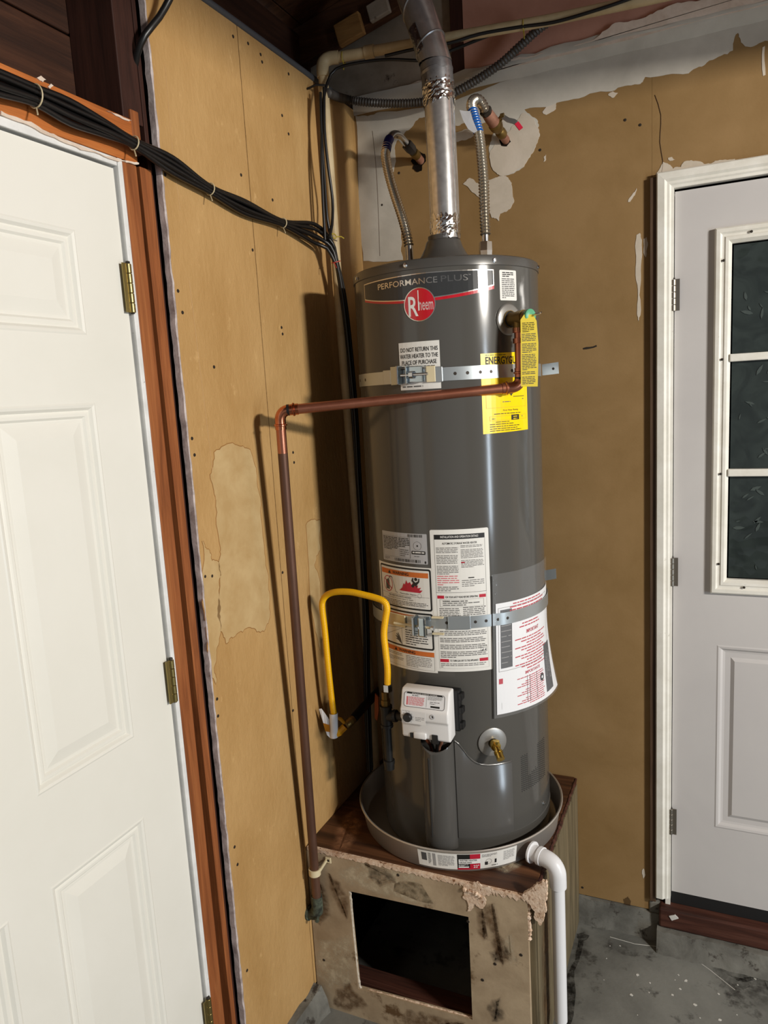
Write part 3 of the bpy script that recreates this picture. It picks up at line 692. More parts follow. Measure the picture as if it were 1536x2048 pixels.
    def lines(s, mat, u0, v0, u1, v1, n, fill=0.5, lay=1, last=0.6, gap=()):
        # rows of print too small to read: dashes of word length
        p = (v1-v0)/n
        for k in range(n):
            if k in gap: continue
            v = v1-(k+0.75)*p; u = u0; end = u1 if k < n-1 else u0+(u1-u0)*last
            end -= s.rnd.uniform(0,.08)*(u1-u0)
            while u < end:
                wd = min(s.rnd.uniform(1.5,6.0)*p*0.62, end-u); s.rect(mat, u, v, u+wd, v+p*fill, lay); u += wd+p*0.38
    def done(s):
        for (mat, lay), b in s.ink.items(): s.make('print', b, mat, s.o, s.h0+0.00025*lay)['kind'] = 'stuff'
        return s.o

# ================================================================ STAND
stand = empty('heater_stand', (0.31,-0.3,0.0), 'weathered wooden water heater stand faced with stained drywall', 'stand')
FY = -0.597
OP = [(0.1262,0.3888),(0.467,0.4009),(0.4658,0.1041),(0.1358,0.0906)]      # opening: top left, top right, bottom right, bottom left
OUT = [(0.003,0.486),(0.619,0.486),(0.619,0.0),(0.003,0.0)]
fb = BM()
for i in range(4):
    j = (i+1) % 4
    prism(fb, [OUT[i], OUT[j], OP[j], OP[i]], mapYw, FY, FY+0.014)
front = obj('front_panel', fb, 'stand_drywall', stand)
def rag(name, pts, r0, r1, mat, parent, seed, seg=7, step=0.006):
    rnd = random.Random(seed); e = even(crom(pts, 0.004), step); bm = BM()
    e = [p+Vector((rnd.uniform(-1,1),rnd.uniform(-1,1),rnd.uniform(-1,1)))*r0*0.35 for p in e]
    tube(bm, e, [rnd.uniform(r0, r1) for _ in e], seg)
    return obj(name, bm, mat, parent)
def jag(name, u0, u1, top, lo, hi, y0, y1, seed, n=90, mat='gypsum'):
    rnd = random.Random(seed); pl = [(u0,top)]+[(u0+(u1-u0)*k/n, rnd.uniform(lo, hi) if rnd.random() > .12 else hi+.002) for k in range(n+1)]+[(u1,top)]
    bm = BM(); prism(bm, pl, mapYw, y0, y1); return obj(name, bm, mat, stand)
jag('broken_edge', 0.005, 0.43, 0.4945, 0.4825, 0.4865, -0.5985, -0.587, 1)
jag('broken_edge', 0.43, 0.620, 0.4945, 0.478, 0.4865, -0.5985, -0.587, 9, 50)
patch('broken_edge', [(0.4615,0.4915),(0.4947,0.5078),(0.5328,0.4993),(0.5257,0.4771),(0.5101,0.4704),(0.5144,0.4495),(0.4984,0.4343),(0.4858,0.4449),(0.4772,0.426),(0.4664,0.4176),(0.465,0.4479),(0.4546,0.4523)], mapYw, FY-.0022, FY+.001, 'gypsum', stand, 0.010, 91, 4)
patch('broken_edge', [(0.6089,0.5007),(0.6389,0.5294),(0.6657,0.5491),(0.667,0.4993),(0.6589,0.4573),(0.6485,0.4277),(0.6372,0.4623),(0.6231,0.4801)], mapYw, FY-.0022, FY+.008, 'gypsum', stand, 0.008, 92, 4)
rag('broken_edge', [(0.455,-0.598,0.478),(0.49,-0.599,0.474),(0.505,-0.599,0.466)], 0.001, 0.007, 'gypsum', stand, 2, 6, 0.004)
rag('broken_edge', [(0.619,-0.592,0.485),(0.622,-0.591,0.46),(0.621,-0.592,0.43),(0.622,-0.592,0.40),(0.620,-0.592,0.375)], 0.001, 0.007, 'gypsum', stand, 3, 6, 0.004)
rag('broken_edge', [(OP[0][0]+.002,FY+.006,OP[0][1]),(OP[0][0]+.003,FY+.006,(OP[0][1]+OP[3][1])/2),(OP[3][0]+.003,FY+.006,OP[3][1]),(OP[3][0]+0.03,FY+.008,OP[3][1])], 0.0028, 0.0040, 'joint_compound', stand, 4)
rag('broken_edge', [(OP[3][0]+0.03,FY+.008,OP[3][1]),(0.30,FY+.007,(OP[3][1]+OP[2][1])/2),(OP[2][0],FY+.007,OP[2][1])], 0.0015, 0.0036, 'gypsum', stand, 5)
obj('top_board', box(BM(), 0.001, 0.630, -0.586, -0.001, 0.474, 0.4955, 0.002), 'ply_top', stand)
soft_patch('bare_ply', [(0.0459,-0.5021),(0.038,-0.4303),(0.0525,-0.3864),(0.0921,-0.4336),(0.1161,-0.5526),(0.1126,-0.6055),(0.0847,-0.5991)], mapZw, 0.4959, 'soft_wood', stand, 0.014, 0.008, 71)
soft_patch('bare_ply', [(0.5184,-0.5139),(0.5422,-0.4639),(0.5687,-0.4635),(0.5701,-0.4957),(0.5452,-0.5257),(0.5307,-0.5203)], mapZw, 0.4959, 'soft_light', stand, 0.012, 0.006, 72)
obj('side_panel', box(BM(), 0.616, 0.637, -0.572, -0.001, 0.0, 0.4735, 0.002), 'stand_side', stand)
obj('corner_post', box(BM(), 0.580, 0.634, -0.5825, -0.5735, 0.0, 0.4735, 0.003), 'stand_side', stand)
rag('broken_edge', [(0.633,-0.56,0.4905),(0.634,-0.40,0.492),(0.634,-0.2,0.492),(0.634,-0.01,0.493)], 0.003, 0.007, 'sill_wood', stand, 6, 7, 0.01)
obj('inner_board', box(BM(), 0.02, 0.60, -0.56, -0.50, 0.015, 0.078, 0.003), 'sill_wood', stand)
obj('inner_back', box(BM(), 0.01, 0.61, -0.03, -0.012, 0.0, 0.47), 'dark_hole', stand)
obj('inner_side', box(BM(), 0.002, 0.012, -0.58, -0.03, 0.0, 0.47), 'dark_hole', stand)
for k, (mt, pl) in enumerate((
    ('soft_light', [(0.1109,0.451),(0.1677,0.4848),(0.2263,0.4823),(0.2837,0.4813),(0.3397,0.4803),(0.3466,0.4535),(0.296,0.4483),(0.2664,0.4295),(0.3504,0.4188),(0.3806,0.4179),(0.3635,0.405),(0.2795,0.408),(0.1922,0.4082),(0.132,0.4052),(0.1022,0.416)]),
    ('soft_brown', [(0.0086,0.3442),(0.0384,0.3976),(0.0591,0.36),(0.0622,0.2994),(0.0273,0.259),(0.0036,0.2839)]),
    ('soft_brown', [(0.0645,0.4296),(0.1016,0.4083),(0.1252,0.3539),(0.1151,0.2981),(0.085,0.3512)]),
    ('soft_brown', [(0.1795,0.4846),(0.2409,0.4843),(0.2704,0.4493),(0.2229,0.4275),(0.192,0.4494)]),
    ('soft_brown', [(0.4858,0.4449),(0.507,0.4586),(0.5154,0.4055),(0.5186,0.3505),(0.5055,0.3468),(0.494,0.3857)]),
    ('soft_brown', [(0.5169,0.4474),(0.5352,0.4576),(0.5434,0.3991),(0.5621,0.3489),(0.571,0.3097),(0.5525,0.2874),(0.5333,0.3267),(0.5248,0.3802)]),
    ('soft_black', [(0.5079,0.1591),(0.5417,0.1931),(0.5532,0.1481),(0.5196,0.1194)]),
    ('soft_black', [(0.52,0.3158),(0.5467,0.3445),(0.5558,0.3122),(0.5321,0.2911)]),
    ('soft_light', [(0.5469,0.3515),(0.5758,0.3832),(0.5914,0.3157),(0.5707,0.2984),(0.5563,0.3263)]),
    ('soft_light', [(0.0234,0.211),(0.1211,0.2539),(0.1236,0.115),(0.0441,0.0664),(0.0043,0.0941)]),
    ('soft_brown', [(0.0632,0.0644),(0.1099,0.0982),(0.1331,0.074),(0.1607,0.0483),(0.1036,0.0105),(0.0531,0.0163)]),
    ('soft_brown', [(0.282,0.0727),(0.333,0.082),(0.4449,0.0881),(0.3736,0.0427),(0.2719,0.0231)]))):
    soft_patch('grime_patch', pl, mapYw, FY-0.0004-0.00015*(k%3), mt, stand, 0.009, 0.008, 80+k)
soft_patch('grime_patch', [(-0.55,0.05),(-0.52,0.42),(-0.44,0.40),(-0.46,0.03)], mapXw, 0.6375, 'soft_brown', stand, 0.03, 0.02, 98)
sb = BM()
for x, z in [(0.2775,0.4726),(0.0314,0.1502),(0.4652,0.3878),(0.5319,0.2869),(0.4973,0.2308),(0.5993,0.3319),(0.0224,0.4531)]:
    lathe(sb, [(0.0,0.0012),(0.0036,0.0010),(0.0044,0.0)], 10, frame((x,FY,z),(0,-1,0)))
tag(obj('screw_heads', sb, 'screw_dark', stand), None, None, None, 'stuff')
reparent(stand)

# ================================================================ DRAIN PAN AND ITS PIPE
PCX, PCY, PZ0 = 0.352, -0.299, 0.4962
pan = empty('drain_pan', (PCX,PCY,PZ0), 'round metal drain pan under the grey water heater', 'drain pan')
lp = BM()
lathe(lp, [(0.0,0.0),(0.274,0.0),(0.278,0.003),(0.2875,0.060),(0.2895,0.0625),(0.2920,0.0625),(0.2928,0.0650),(0.2905,0.0672),(0.2870,0.0660),(0.2850,0.0600),(0.2758,0.0055),(0.272,0.0030),(0.0,0.0030)], 96, Matrix.Translation((PCX,PCY,PZ0)))
obj('pan_body', lp, 'pan_metal', pan, 50)
A0 = -104.0; A1 = -53.5
LA = [(-94.0957,0.5519),(-41.1608,0.5483),(-73.1747,0.5505),(-61.3483,0.5481)]
A0, A1 = LA[0][0], LA[1][0]; PR = 0.283
def mapP(u, v, h):
    z = 0.0085+v; r = 0.278+(0.2875-0.278)*(z-0.003)/0.057+h; a = math.radians(A0)+u/PR
    return (PCX+r*math.cos(a), PCY+r*math.sin(a), PZ0+z)
W = math.radians(A1-A0)*PR; H = 0.048
L = Lab('pan_label', pan, mapP, [(0,0),(W,0),(W,H),(0,H)], 'paper_white', label='white, black and red printed strip label')
ua = math.radians(LA[2][0]-A0)*PR; ub = math.radians(LA[3][0]-A0)*PR
L.rect('ink_black', ua, 0.004, ub, H-0.001); L.rect('ink_red', ua+(ub-ua)*.55, H*0.68, ub, H-0.001, 2); L.rect('ink_red', ua+(ub-ua)*.55, 0.0, ub, H*0.36, 2)
L.rect('ink_white', ua+(ub-ua)*.06, H*0.37, ub, H*0.67, 2); L.text('ink_black', 'WATER HEATER', ua+(ub-ua)*.10, H*0.54, ua+(ub-ua)*.86, H*0.64, .01, 3); L.text('ink_black', 'DRAIN PAN', ua+(ub-ua)*.10, H*0.40, ua+(ub-ua)*.62, H*0.50, .01, 3)
L.rect('ink_red', ua, 0.0, ua+(ub-ua)*.55, 0.0045, 2); L.lines('ink_white', ua+.003, H*.22, ua+(ub-ua)*.5, H*.34, 2, .4, 2); L.rect('ink_white', ua+.003, H*.12, ua+(ub-ua)*.5, H*.2, 2)
L.text('ink_white', '22"', ua+(ub-ua)*.70, H*0.10, ub-.003, H*0.28, .01, 3)
L.rect('ink_charcoal', .010, .018, .024, H-.006); L.lines('ink_grey', .028, .010, .036, H-.004, 9); L.rect('ink_midgrey', .040, .006, .048, H-.004)
L.lines('ink_midgrey', .054, .008, ua-.006, H-.006, 9, .55)
L.lines('ink_grey', ub+.004, H*.72, ub+.045, H-.004, 3); L.rect('ink_black', ub+.012, .010, ub+.020, .020); L.ring('ink_grey', ub+.022, .020, .008, .0008); L.rect('ink_black', ub+.038, .013, ub+.043, .025); L.lines('ink_grey', ub+.03, .004, ub+.06, .009, 1)
L.lines('ink_midgrey', ub+.062, H*.3, W-.006, H-.005, 8)
L.done()
reparent(pan)
GP = [(0.5895,-0.4675,0.531),(0.612,-0.4755,0.531)]
dp = empty('drain_pipe', (0.664,-0.497,0.085), 'white plastic drain pipe with elbow hanging from the drain pan', 'pipe')
tb = BM(); tube(tb, crom([(0.6735,-0.4975,0.485),(0.6735,-0.4975,0.3),(0.6735,-0.4975,0.085)], .1), 0.0165, 24); obj('straight_pipe', tb, 'pvc_white', dp, 40)
tb = BM(); tube(tb, crom([(0.634,-0.4835,0.531),(0.650,-0.489,0.530),(0.664,-0.494,0.523),(0.6722,-0.497,0.508),(0.6735,-0.4975,0.488),(0.6735,-0.4975,0.468)], .004), 0.0212, 28); obj('elbow', tb, 'pvc_white', dp, 40)
tb = BM(); d = Vector((0.94,-0.34,0)).normalized(); o0 = Vector((0.6005,-0.4710,0.531))
tube(tb, [o0, o0+d*.001, o0+d*.006, o0+d*.0065, o0+d*.024, o0+d*.0245, o0+d*.034, o0+d*.0345, o0+d*.044], [.026,.0275,.0275,.0205,.0205,.0235,.0235,.0212,.0212], 28); obj('adapter', tb, 'pvc_white', dp, 30)
reparent(dp)

# ================================================================ WATER HEATER
HX, HY, HR = 0.371, -0.293, 0.237
HZ0 = 0.4996
heater = empty('water_heater', (HX,HY,HZ0), 'tall dark grey gas water heater standing in a drain pan', 'water heater')
HM = Matrix.Translation((HX,HY,0))
bm = BM(); lathe(bm, [(0.0,HZ0),(0.228,HZ0),(0.2345,HZ0+.004),(HR,HZ0+.014),(HR,1.9985)], 144, HM, caps=False); obj('jacket', bm, 'heater_grey', heater, 35)
bm = BM(); lathe(bm, [(0.2376,1.9955),(0.2392,1.9965),(0.2392,2.0120),(0.2378,2.0165),(0.2340,2.0190),(0.2200,2.0200),(0.0,2.0215)], 144, HM, caps=False); obj('top_cap', bm, 'heater_cap', heater, 35)
bm = BM(); lathe(bm, [(0.2370,0.5990),(0.2379,0.5998),(0.2379,0.6004),(0.2370,0.6012)], 120, HM, math.radians(-77), math.radians(-42), False); obj('base_seam', bm, 'seam_dark', heater)
bm = BM(); lathe(bm, [(0.2370,0.5840),(0.2381,0.5848),(0.2381,0.5856),(0.2370,0.5862)], 60, HM, math.radians(-77), math.radians(-46), False); obj('base_seam', bm, 'seam_dark', heater)
bm = BM(); lathe(bm, [(0.2370,0.5630),(0.2379,0.5638),(0.2379,0.5643),(0.2370,0.5650)], 60, HM, math.radians(-77), math.radians(20), False); obj('base_seam', bm, 'heater_panel', heater)
def onjacket(deg, z, r=0.237): a = math.radians(deg); return Vector((HX+r*math.cos(a), HY+r*math.sin(a), z))
def radial(deg): a = math.radians(deg); return Vector((math.cos(a), math.sin(a), 0))
for deg, z, r in ((-137,2.004,.0392),(-93,2.007,.0392),(-42,2.006,.0392),(5,2.006,.0392),(-10,0.590,.037)):
    bm = BM(); lathe(bm, [(0.0058,-.001),(0.0058,.0008),(0.0042,.0014),(0.0042,.0042),(0.0,.0046)], 8, frame(onjacket(deg, z, 0.2+r), radial(deg))); obj('cap_screw', bm, 'steel_bright', heater)
# draft hood on top
bm = BM(); lathe(bm, [(0.0860,2.0300),(0.0850,2.0335),(0.0760,2.0420),(0.0600,2.0600),(0.0490,2.0800),(0.0450,2.0930),(0.0430,2.0960),(0.0395,2.0965),(0.0395,2.1080)], 48, HM, caps=False); obj('draft_hood', bm, 'heater_cap', heater, 50)
for deg in (-62, 58, 178):
    p = onjacket(deg, 2.0195, 0.080); bm = BM(); box(bm, p.x-.006, p.x+.006, p.y-.003, p.y+.003, 2.0195, 2.0335, .001); obj('hood_leg', bm, 'steel_bright', heater)
# curved burner access panel, right of the wire cover
CV = [(-77.0,0.834),(-74.5,0.826),(-71.5,0.808),(-69.0,0.792),(-65.5,0.777),(-61.5,0.768),(-57.0,0.7635),(-51.0,0.7615),(-45.0,0.7605),(-41.0,0.7600)]
bm = BM(); lo = [bm.verts.new(onjacket(a, 0.566, 0.2386)) for a, z in CV]; hi = [bm.verts.new(onjacket(a, z, 0.2400)) for a, z in CV]; lip = [bm.verts.new(onjacket(a, z+.0035, 0.2372)) for a, z in CV]
for i in range(len(CV)-1):
    bm.faces.new((lo[i],lo[i+1],hi[i+1],hi[i])); bm.faces.new((hi[i],hi[i+1],lip[i+1],lip[i]))
obj('access_panel', bm, 'heater_panel', heater, 60)
bm = BM(); tube(bm, crom([onjacket(a, z+.0008, 0.2402) for a, z in CV], .006), 0.0013, 8); obj('panel_lip', bm, 'heater_cap', heater, True)
# half-round cover over the burner wires
CA = -88.0; n = radial(CA); t = Vector((-n.y, n.x, 0)); c0 = onjacket(CA, 0)
bm = BM(); rings = []
sect = [(math.cos(PI*k/16)*0.0430, math.sin(PI*k/16)) for k in range(17)]
for z, d in ((0.537,0.0),(0.5375,0.018),(0.540,0.030),(0.546,0.037),(0.556,0.0410),(0.70,0.0410),(0.818,0.0410),(0.824,0.0430),(0.8265,0.041),(0.8265,0.0380)):
    rings.append([bm.verts.new(c0+t*u*(1 if d else .96)+n*(d*w_**0.8-0.004)+Vector((0,0,z-0.010*w_*(z > .8)+0.012*(abs(u)/.0445)**2*(z > .8)))) for u, w_ in sect])
for i in range(len(rings)-1):
    for k in range(16): bm.faces.new((rings[i][k],rings[i][k+1],rings[i+1][k+1],rings[i+1][k]))
wc = obj('wire_cover', bm, 'heater_panel', heater, 60)
bm = BM(); q = c0-t*0.0135+n*0.0348; tube(bm, [q+Vector((0,0,z)) for z in (0.578,0.584,0.795,0.80)], [.0006,.0026,.0026,.0006], 8); obj('groove', bm, 'seam_dark', wc)
bm = BM(); q = c0-t*0.0165+n*0.0340; tube(bm, [q+Vector((0,0,z)) for z in (0.578,0.584,0.795,0.80)], [.0005,.0016,.0016,.0005], 8); obj('groove_ridge', bm, 'heater_cap', wc, True)
# air intake perforations, lower right
hb = BM()
for i in range(27):
    for j in range(20):
        a = -33.2+i*1.04; z = 0.6665+j*0.0056+(0.0028 if i % 2 else 0)
        if 5 < i < 21 and j > 8 - abs(i-13)*0.25 and j < 20 and not (i > 15 and j > 6): continue
        if i < 6 and j > 17: continue
        M_ = frame(onjacket(a, z, 0.2371), radial(a)); lathe(hb, [(0.00165,0.0),(0.0,0.0002)], 6, M_, caps=False)
tag(obj('air_holes', hb, 'rubber_black', heater), None, None, None, 'stuff')

# ---- heater labels
def mapH(deg, z0, dr=0.0):
    a0 = math.radians(deg)
    def f(u, v, h):
        r = HR+dr+h; a = a0+u/HR; return (HX+r*math.cos(a), HY+r*math.sin(a), z0+v)
    return f
def arc(d): return math.radians(d)*HR
def rr(w, h, r=0.003, n=4):
    out = []
    for cx, cy, a in ((w-r,h-r,0),(r,h-r,90),(r,r,180),(w-r,r,270)):
        for k in range(n+1): out.append((cx+r*math.cos(math.radians(a+90*k/n)), cy+r*math.sin(math.radians(a+90*k/n))))
    return out
# maker's banner
B0 = -127.8; W = arc(85.3); zb = 1.86
uL = arc(-86.0+127.8); vL = 1.916-zb
def sw(u):   # lower edge of the banner sweeps down to the roundel and up again
    x = u/W
    return (1.946-zb)*(1-x)**2*1.0 + 2*x*(1-x)*(1.9065-zb) + x*x*(1.9495-zb)
N = 24; bl = [(W*k/N, sw(W*k/N)) for k in range(N+1)]
L = Lab('maker_banner', heater, mapH(B0, zb), bl+[(W,0.1255),(W*.5,0.1262),(0,0.1235)], 'banner_silver', label='dark banner with silver lettering and red roundel')
ins = 0.0022
L.poly('banner_dark', [(max(ins,min(W-ins,u)), v+ins) for u, v in bl]+[(W-ins,0.1255-ins),(W*.5,0.1262-ins),(ins,0.1235-ins)])
for k in range(N): L.poly('logo_red', [(bl[k][0],bl[k][1]-0.0075+0.003*(1-k/N)),(bl[k+1][0],bl[k+1][1]-0.0075+0.003*(1-(k+1)/N)),bl[k+1],bl[k]], 0)
L.text('banner_silver', 'PERFORMANCE', arc(14.3), 0.1015, arc(52.6), 0.1150, .004, 2); L.text('banner_dim', 'PLUS', arc(54.6), 0.1020, arc(69.7), 0.1158, 0, 2); L.text('banner_dim', 'TM', arc(70.0), 0.1135, arc(71.2), 0.1158, 0, 2)
L.disc('banner_silver', uL, vL, 0.0385, 2, 48); L.disc('logo_red', uL, vL, 0.0365, 3, 48)
L.text('ink_white', 'R', uL-0.027, vL-0.026, uL-0.003, vL+0.019, .012, 4); L.rect('ink_white', uL-0.0030, vL-0.014, uL-0.0008, vL+0.032, 4)
L.text('ink_rose', 'heem', uL-0.0008, vL-0.014, uL+0.033, vL+0.013, .012, 4)
L.rect('logo_red', uL-0.0008, vL+0.0062, uL+0.0045, vL+0.0135, 5)
L.done()
# small white notice at upper right
W, H = arc(12.7), 0.069
L = Lab('notice_label', heater, mapH(-38.7, 1.916), rr(W,H), 'paper_white', label='small white printed notice')
L.lines('ink_black', .008, H-.0165, W-.008, H-.004, 3, .55, 1, .6); L.lines('ink_grey', .006, .004, W-.006, H-.018, 11, .5, 1, .3)
L.done()
# do not return notice
W, H = arc(24.7), 0.111
L = Lab('return_notice', heater, mapH(-100.3, 1.721), [(0,0),(W,0),(W,H),(0,H)], 'paper_white', label='white notice asking not to return the heater')
L.text('ink_black', 'DO NOT RETURN THIS', .005, .0885, W-.004, .0985, .008); L.text('ink_black', 'WATER HEATER TO THE', .003, .0735, W-.004, .0835, .008); L.text('ink_black', 'PLACE OF PURCHASE', .008, .0585, W-.008, .0685, .008)
L.lines('ink_grey', .006, .047, W-.006, .056, 2); L.lines('ink_grey', .006, .004, W-.006, .012, 1, .4)
L.done()
# yellow energy label
W, H = arc(34.1), 0.190
L = Lab('energy_label', heater, mapH(-52.5, 1.607), [(0,0),(W,.002),(W,H),(0,H-.002)], 'label_yellow', label='yellow energy guide label')
L.lines('ink_black', .012, H-.0075, W-.02, H-.0040, 1, .4); L.text('ink_black', 'ENERGYGUIDE', .012, H-.0275, W-.014, H-.0095, .02)
L.text('ink_black', '$', .075, .087, .088, .108, .03); L.rect('ink_black', .088, .084, W-.014, .0855); L.lines('ink_grey', .055, .0715, .10, .0755, 1); L.lines('ink_grey', W-.022, .076, W-.012, .080, 1)
L.frame('tag_amber', .010, .060, W-.008, .112, .0006); L.text('ink_black', 'First Hour Rating', .056, .0505, .103, .0555, 0); L.lines('ink_black', .030, .0435, .118, .0485, 1, .35, 1, 1.0)
L.frame('tag_amber', .018, .030, W-.008, .0405, .0006); L.lines('ink_grey', .024, .032, .042, .0375, 1, .35); L.rect('ink_black', .080, .029, .106, .0415); L.lines('label_yellow', .086, .030, .100, .040, 2, .35, 2, 1.0); L.lines('ink_grey', .116, .034, .122, .039, 1)
L.lines('ink_black', .034, .0245, .075, .029, 1, .35, 1, 1.0)
for v, u1 in ((.0195,.092),(.0140,.112),(.0088,.100),(.0040,.118)): L.lines('ink_black', .018, v, u1, v+.0042, 1, .4, 1, 1.0)
L.done()
# rating plate
W, H = arc(34.8), 0.0765
L = Lab('rating_plate', heater, mapH(-123.2, 1.294), rr(W,H,.002), 'plastic_grey', label='grey rating plate with barcode')
L.lines('ink_black', .005, .030, .062, H-.012, 9, .5); L.lines('ink_black', .062, .040, .096, H-.012, 6, .5); L.frame('ink_grey', .004, .013, .097, H-.010, .0005); L.rect('ink_grey', .063, .013, .0635, .040)
L.lines('ink_grey', .066, .016, .094, .036, 4, .4); L.rect('ink_grey', .097, .013, .0975, H-.004)
x = .092
while x < .132: L.rect('ink_black', x, H-.009, x+.0012, H-.002); x += random.Random(int(x*1e5)).choice((.0019,.0026,.0034))
L.ring('ink_grey', .118, .046, .011, .0006); L.disc('ink_black', .118, .046, .0022)
L.poly('ink_black', [(.101+u, .0245+v) for u, v in rr(.038, .0085, .002)]); L.lines('ink_white', .104, .0265, .136, .0315, 1, .6, 2, 1.0); L.lines('ink_grey', .108, .0175, .134, .0205, 1, .5)
x = .046
while x < .126: L.rect('ink_black', x, .003, x+.0014, .0105); x += random.Random(int(x*1e5)).choice((.0022,.003,.0042))
L.disc('ink_black', .138, .005, .0022, 1, 10, 1.6); L.lines('ink_grey', .005, .003, .03, .011, 3, .4)
L.done()
# warning sheet, left
W, H = arc(43.9), 0.277
L = Lab('warning_sheet', heater, mapH(-129.3, 1.010), [(0,0),(W,.004),(W,H-.002),(0,H)], 'paper_white', label='white sheet with orange warning bars and black frames')
k, u0, u1 = 'ink_black', .007, W-.006
L.poly(k, [(u0+u, .164+v) for u, v in rr(u1-u0, .108, .006)]); L.poly('paper_white', [(u0+.0045+u, .1685+v) for u, v in rr(u1-u0-.009, .099, .003)], 2)
L.rect('ink_orange', u0+.007, .249, u1-.007, .262, 3); L.text(k, 'WARNING', u0+.053, .2515, u0+.107, .2595, .02, 4); L.poly(k, [(u0+.036,.2512),(u0+.047,.2512),(u0+.0415,.2605)], 4)
L.ring('ink_red', .040, .223, .0185, .0018, 3, 36, 1.12)
L.poly('ink_charcoal', [(.031,.208),(.046,.208),(.046,.232),(.042,.236),(.034,.232),(.031,.230)], 3); L.line(k, [(.044,.235),(.047,.243),(.055,.243),(.058,.239)], .0022, 3)
L.line('ink_grey', [(.058,.239),(.064,.222),(.068,.206),(.076,.203)], .0012, 3); L.line('ink_red', [(.026,.236),(.054,.211)], .0022, 4)
L.poly('ink_red', [(.082,.211),(.092,.219),(.097,.231),(.101,.228),(.106,.240),(.110,.232),(.117,.236),(.121,.229),(.127,.236),(.132,.226),(.140,.230),(.138,.222),(.148,.224),(.143,.217),(.152,.217),(.145,.210)], 3)
L.poly(k, [(.120,.226),(.127,.234),(.122,.240),(.125,.248),(.128,.247),(.127,.241),(.133,.236),(.141,.240),(.142,.247),(.145,.247),(.144,.238),(.137,.230),(.136,.223),(.131,.229),(.126,.222)], 4); L.disc(k, .1345, .2445, .0042, 4)
L.text(k, 'Flammable Vapors', .084, .2015, .134, .2055, .01, 3); L.ring('ink_grey', .143, .2025, .0055, .0005, 3)
L.rect('ink_grey', u0+.006, .1985, u1-.006, .1991, 3); L.text(k, 'FIRE AND EXPLOSION HAZARD', .042, .1925, .118, .1965, .008, 3); L.text(k, 'Can result in serious injury or death', .038, .1865, .124, .1905, .004, 3)
L.lines(k, u0+.010, .1695, u1-.010, .1850, 4, .36, 3, .5)
L.poly(k, [(u0+u, .062+v) for u, v in rr(u1-u0, .096, .006)]); L.poly('paper_white', [(u0+.0045+u, .0665+v) for u, v in rr(u1-u0-.009, .087, .003)], 2)
L.rect('ink_orange', u0+.007, .138, u1-.007, .150, 3); L.line('ink_grey', [(.018,.082),(.086,.112),(.090,.112)], .0008, 3); L.line('ink_grey', [(.018,.104),(.078,.112)], .0008, 3); L.line(k, [(.052,.122),(.062,.122),(.064,.114)], .003, 3)
L.poly('ink_charcoal', [(.082,.066),(.077,.082),(.070,.096),(.067,.096),(.071,.087),(.064,.094),(.062,.092),(.067,.085),(.060,.088),(.059,.086),(.066,.080),(.060,.080),(.061,.078),(.068,.076)], 3); L.rect('ink_grey', .0825, .066, .0831, .112, 3)
L.lines(k, .094, .070, .162, .112, 7, .36, 3, .5)
L.rect('ink_orange', .006, .045, W-.007, .057); L.text(k, 'WARNING', .068, .0472, .122, .0548, .02, 2); L.poly(k, [(.052,.0472),(.062,.0472),(.057,.0555)], 2)
L.frame('ink_grey', .006, .008, W-.007, .045, .0005); L.lines('ink_grey', .012, .018, .084, .042, 6, .32, 1, .5, (2,)); L.lines('ink_grey', .092, .012, W-.012, .042, 7, .32, 1, .5)
L.done()
# instruction sheet, right
W, H = arc(34.9), 0.362
L = Lab('instruction_sheet', heater, mapH(-86.4, 1.0195, .0002), rr(W,H,.004), 'paper_white', label='long white instruction sheet with red bars')
L.rect('ink_black', .010, H-.024, W-.010, H-.012); L.text('ink_white', 'INSTALLATION AND OPERATION DETAILS', .026, H-.0205, W-.026, H-.0150, .008); L.frame('ink_grey', .010, .204, W-.010, H-.012, .0006)
L.text('ink_black', 'AUTOMATIC STORAGE WATER HEATER', .030, H-.0365, W-.030, H-.0315, .002)
c1 = (.014, W/2-.004); c2 = (W/2+.002, W-.013)
L.lines('ink_grey', c1[0], .250, c1[1], H-.043, 18, .42, 1, .6, (4,11)); L.lines('ink_pink', c1[0], .222, c1[1], .249, 5, .42, 1, .3); L.lines('ink_grey', c1[0], .207, c1[1], .221, 3, .42)
L.lines('ink_grey', c2[0], .266, c2[1], H-.039, 17, .42, 1, .6, (2,10)); L.lines('ink_red', c2[0], .277, c2[0]+.016, .282, 1, .5); L.lines('ink_black', c2[0]+.016, .238, c2[1]-.016, .243, 1, .5); L.lines('ink_grey', c2[0], .218, c2[1], .237, 4, .35)
L.rect('ink_red', .012, .189, .029, .197); L.rect('ink_red', W-.029, .189, W-.012, .197); L.text('ink_black', 'FOR YOUR SAFETY READ BEFORE OPERATING', .032, .1905, W-.032, .1955, .008)
L.frame('ink_grey', .018, .168, W-.018, .187, .0005); L.text('ink_black', 'WARNING:', .025, .1805, .044, .1845, .015); L.lines('ink_grey', .046, .1795, W-.024, .185, 1, .5); L.lines('ink_grey', .025, .170, W-.024, .180, 2, .45)
L.lines('ink_grey', c1[0]+.002, .126, c1[1], .166, 9, .45); L.lines('ink_grey', c2[0], .126, c2[1], .168, 9, .45)
L.lines('ink_grey', c1[0], .036, c2[1], .107, 16, .45, 1, .4, (3,7,11)); L.frame('ink_grey', W-.030, .050, W-.014, .066, .0008); L.poly('ink_charcoal', [(W-.028,.052),(W-.023,.052),(W-.023,.058)]); L.poly('ink_charcoal', [(W-.016,.052),(W-.021,.052),(W-.017,.058)])
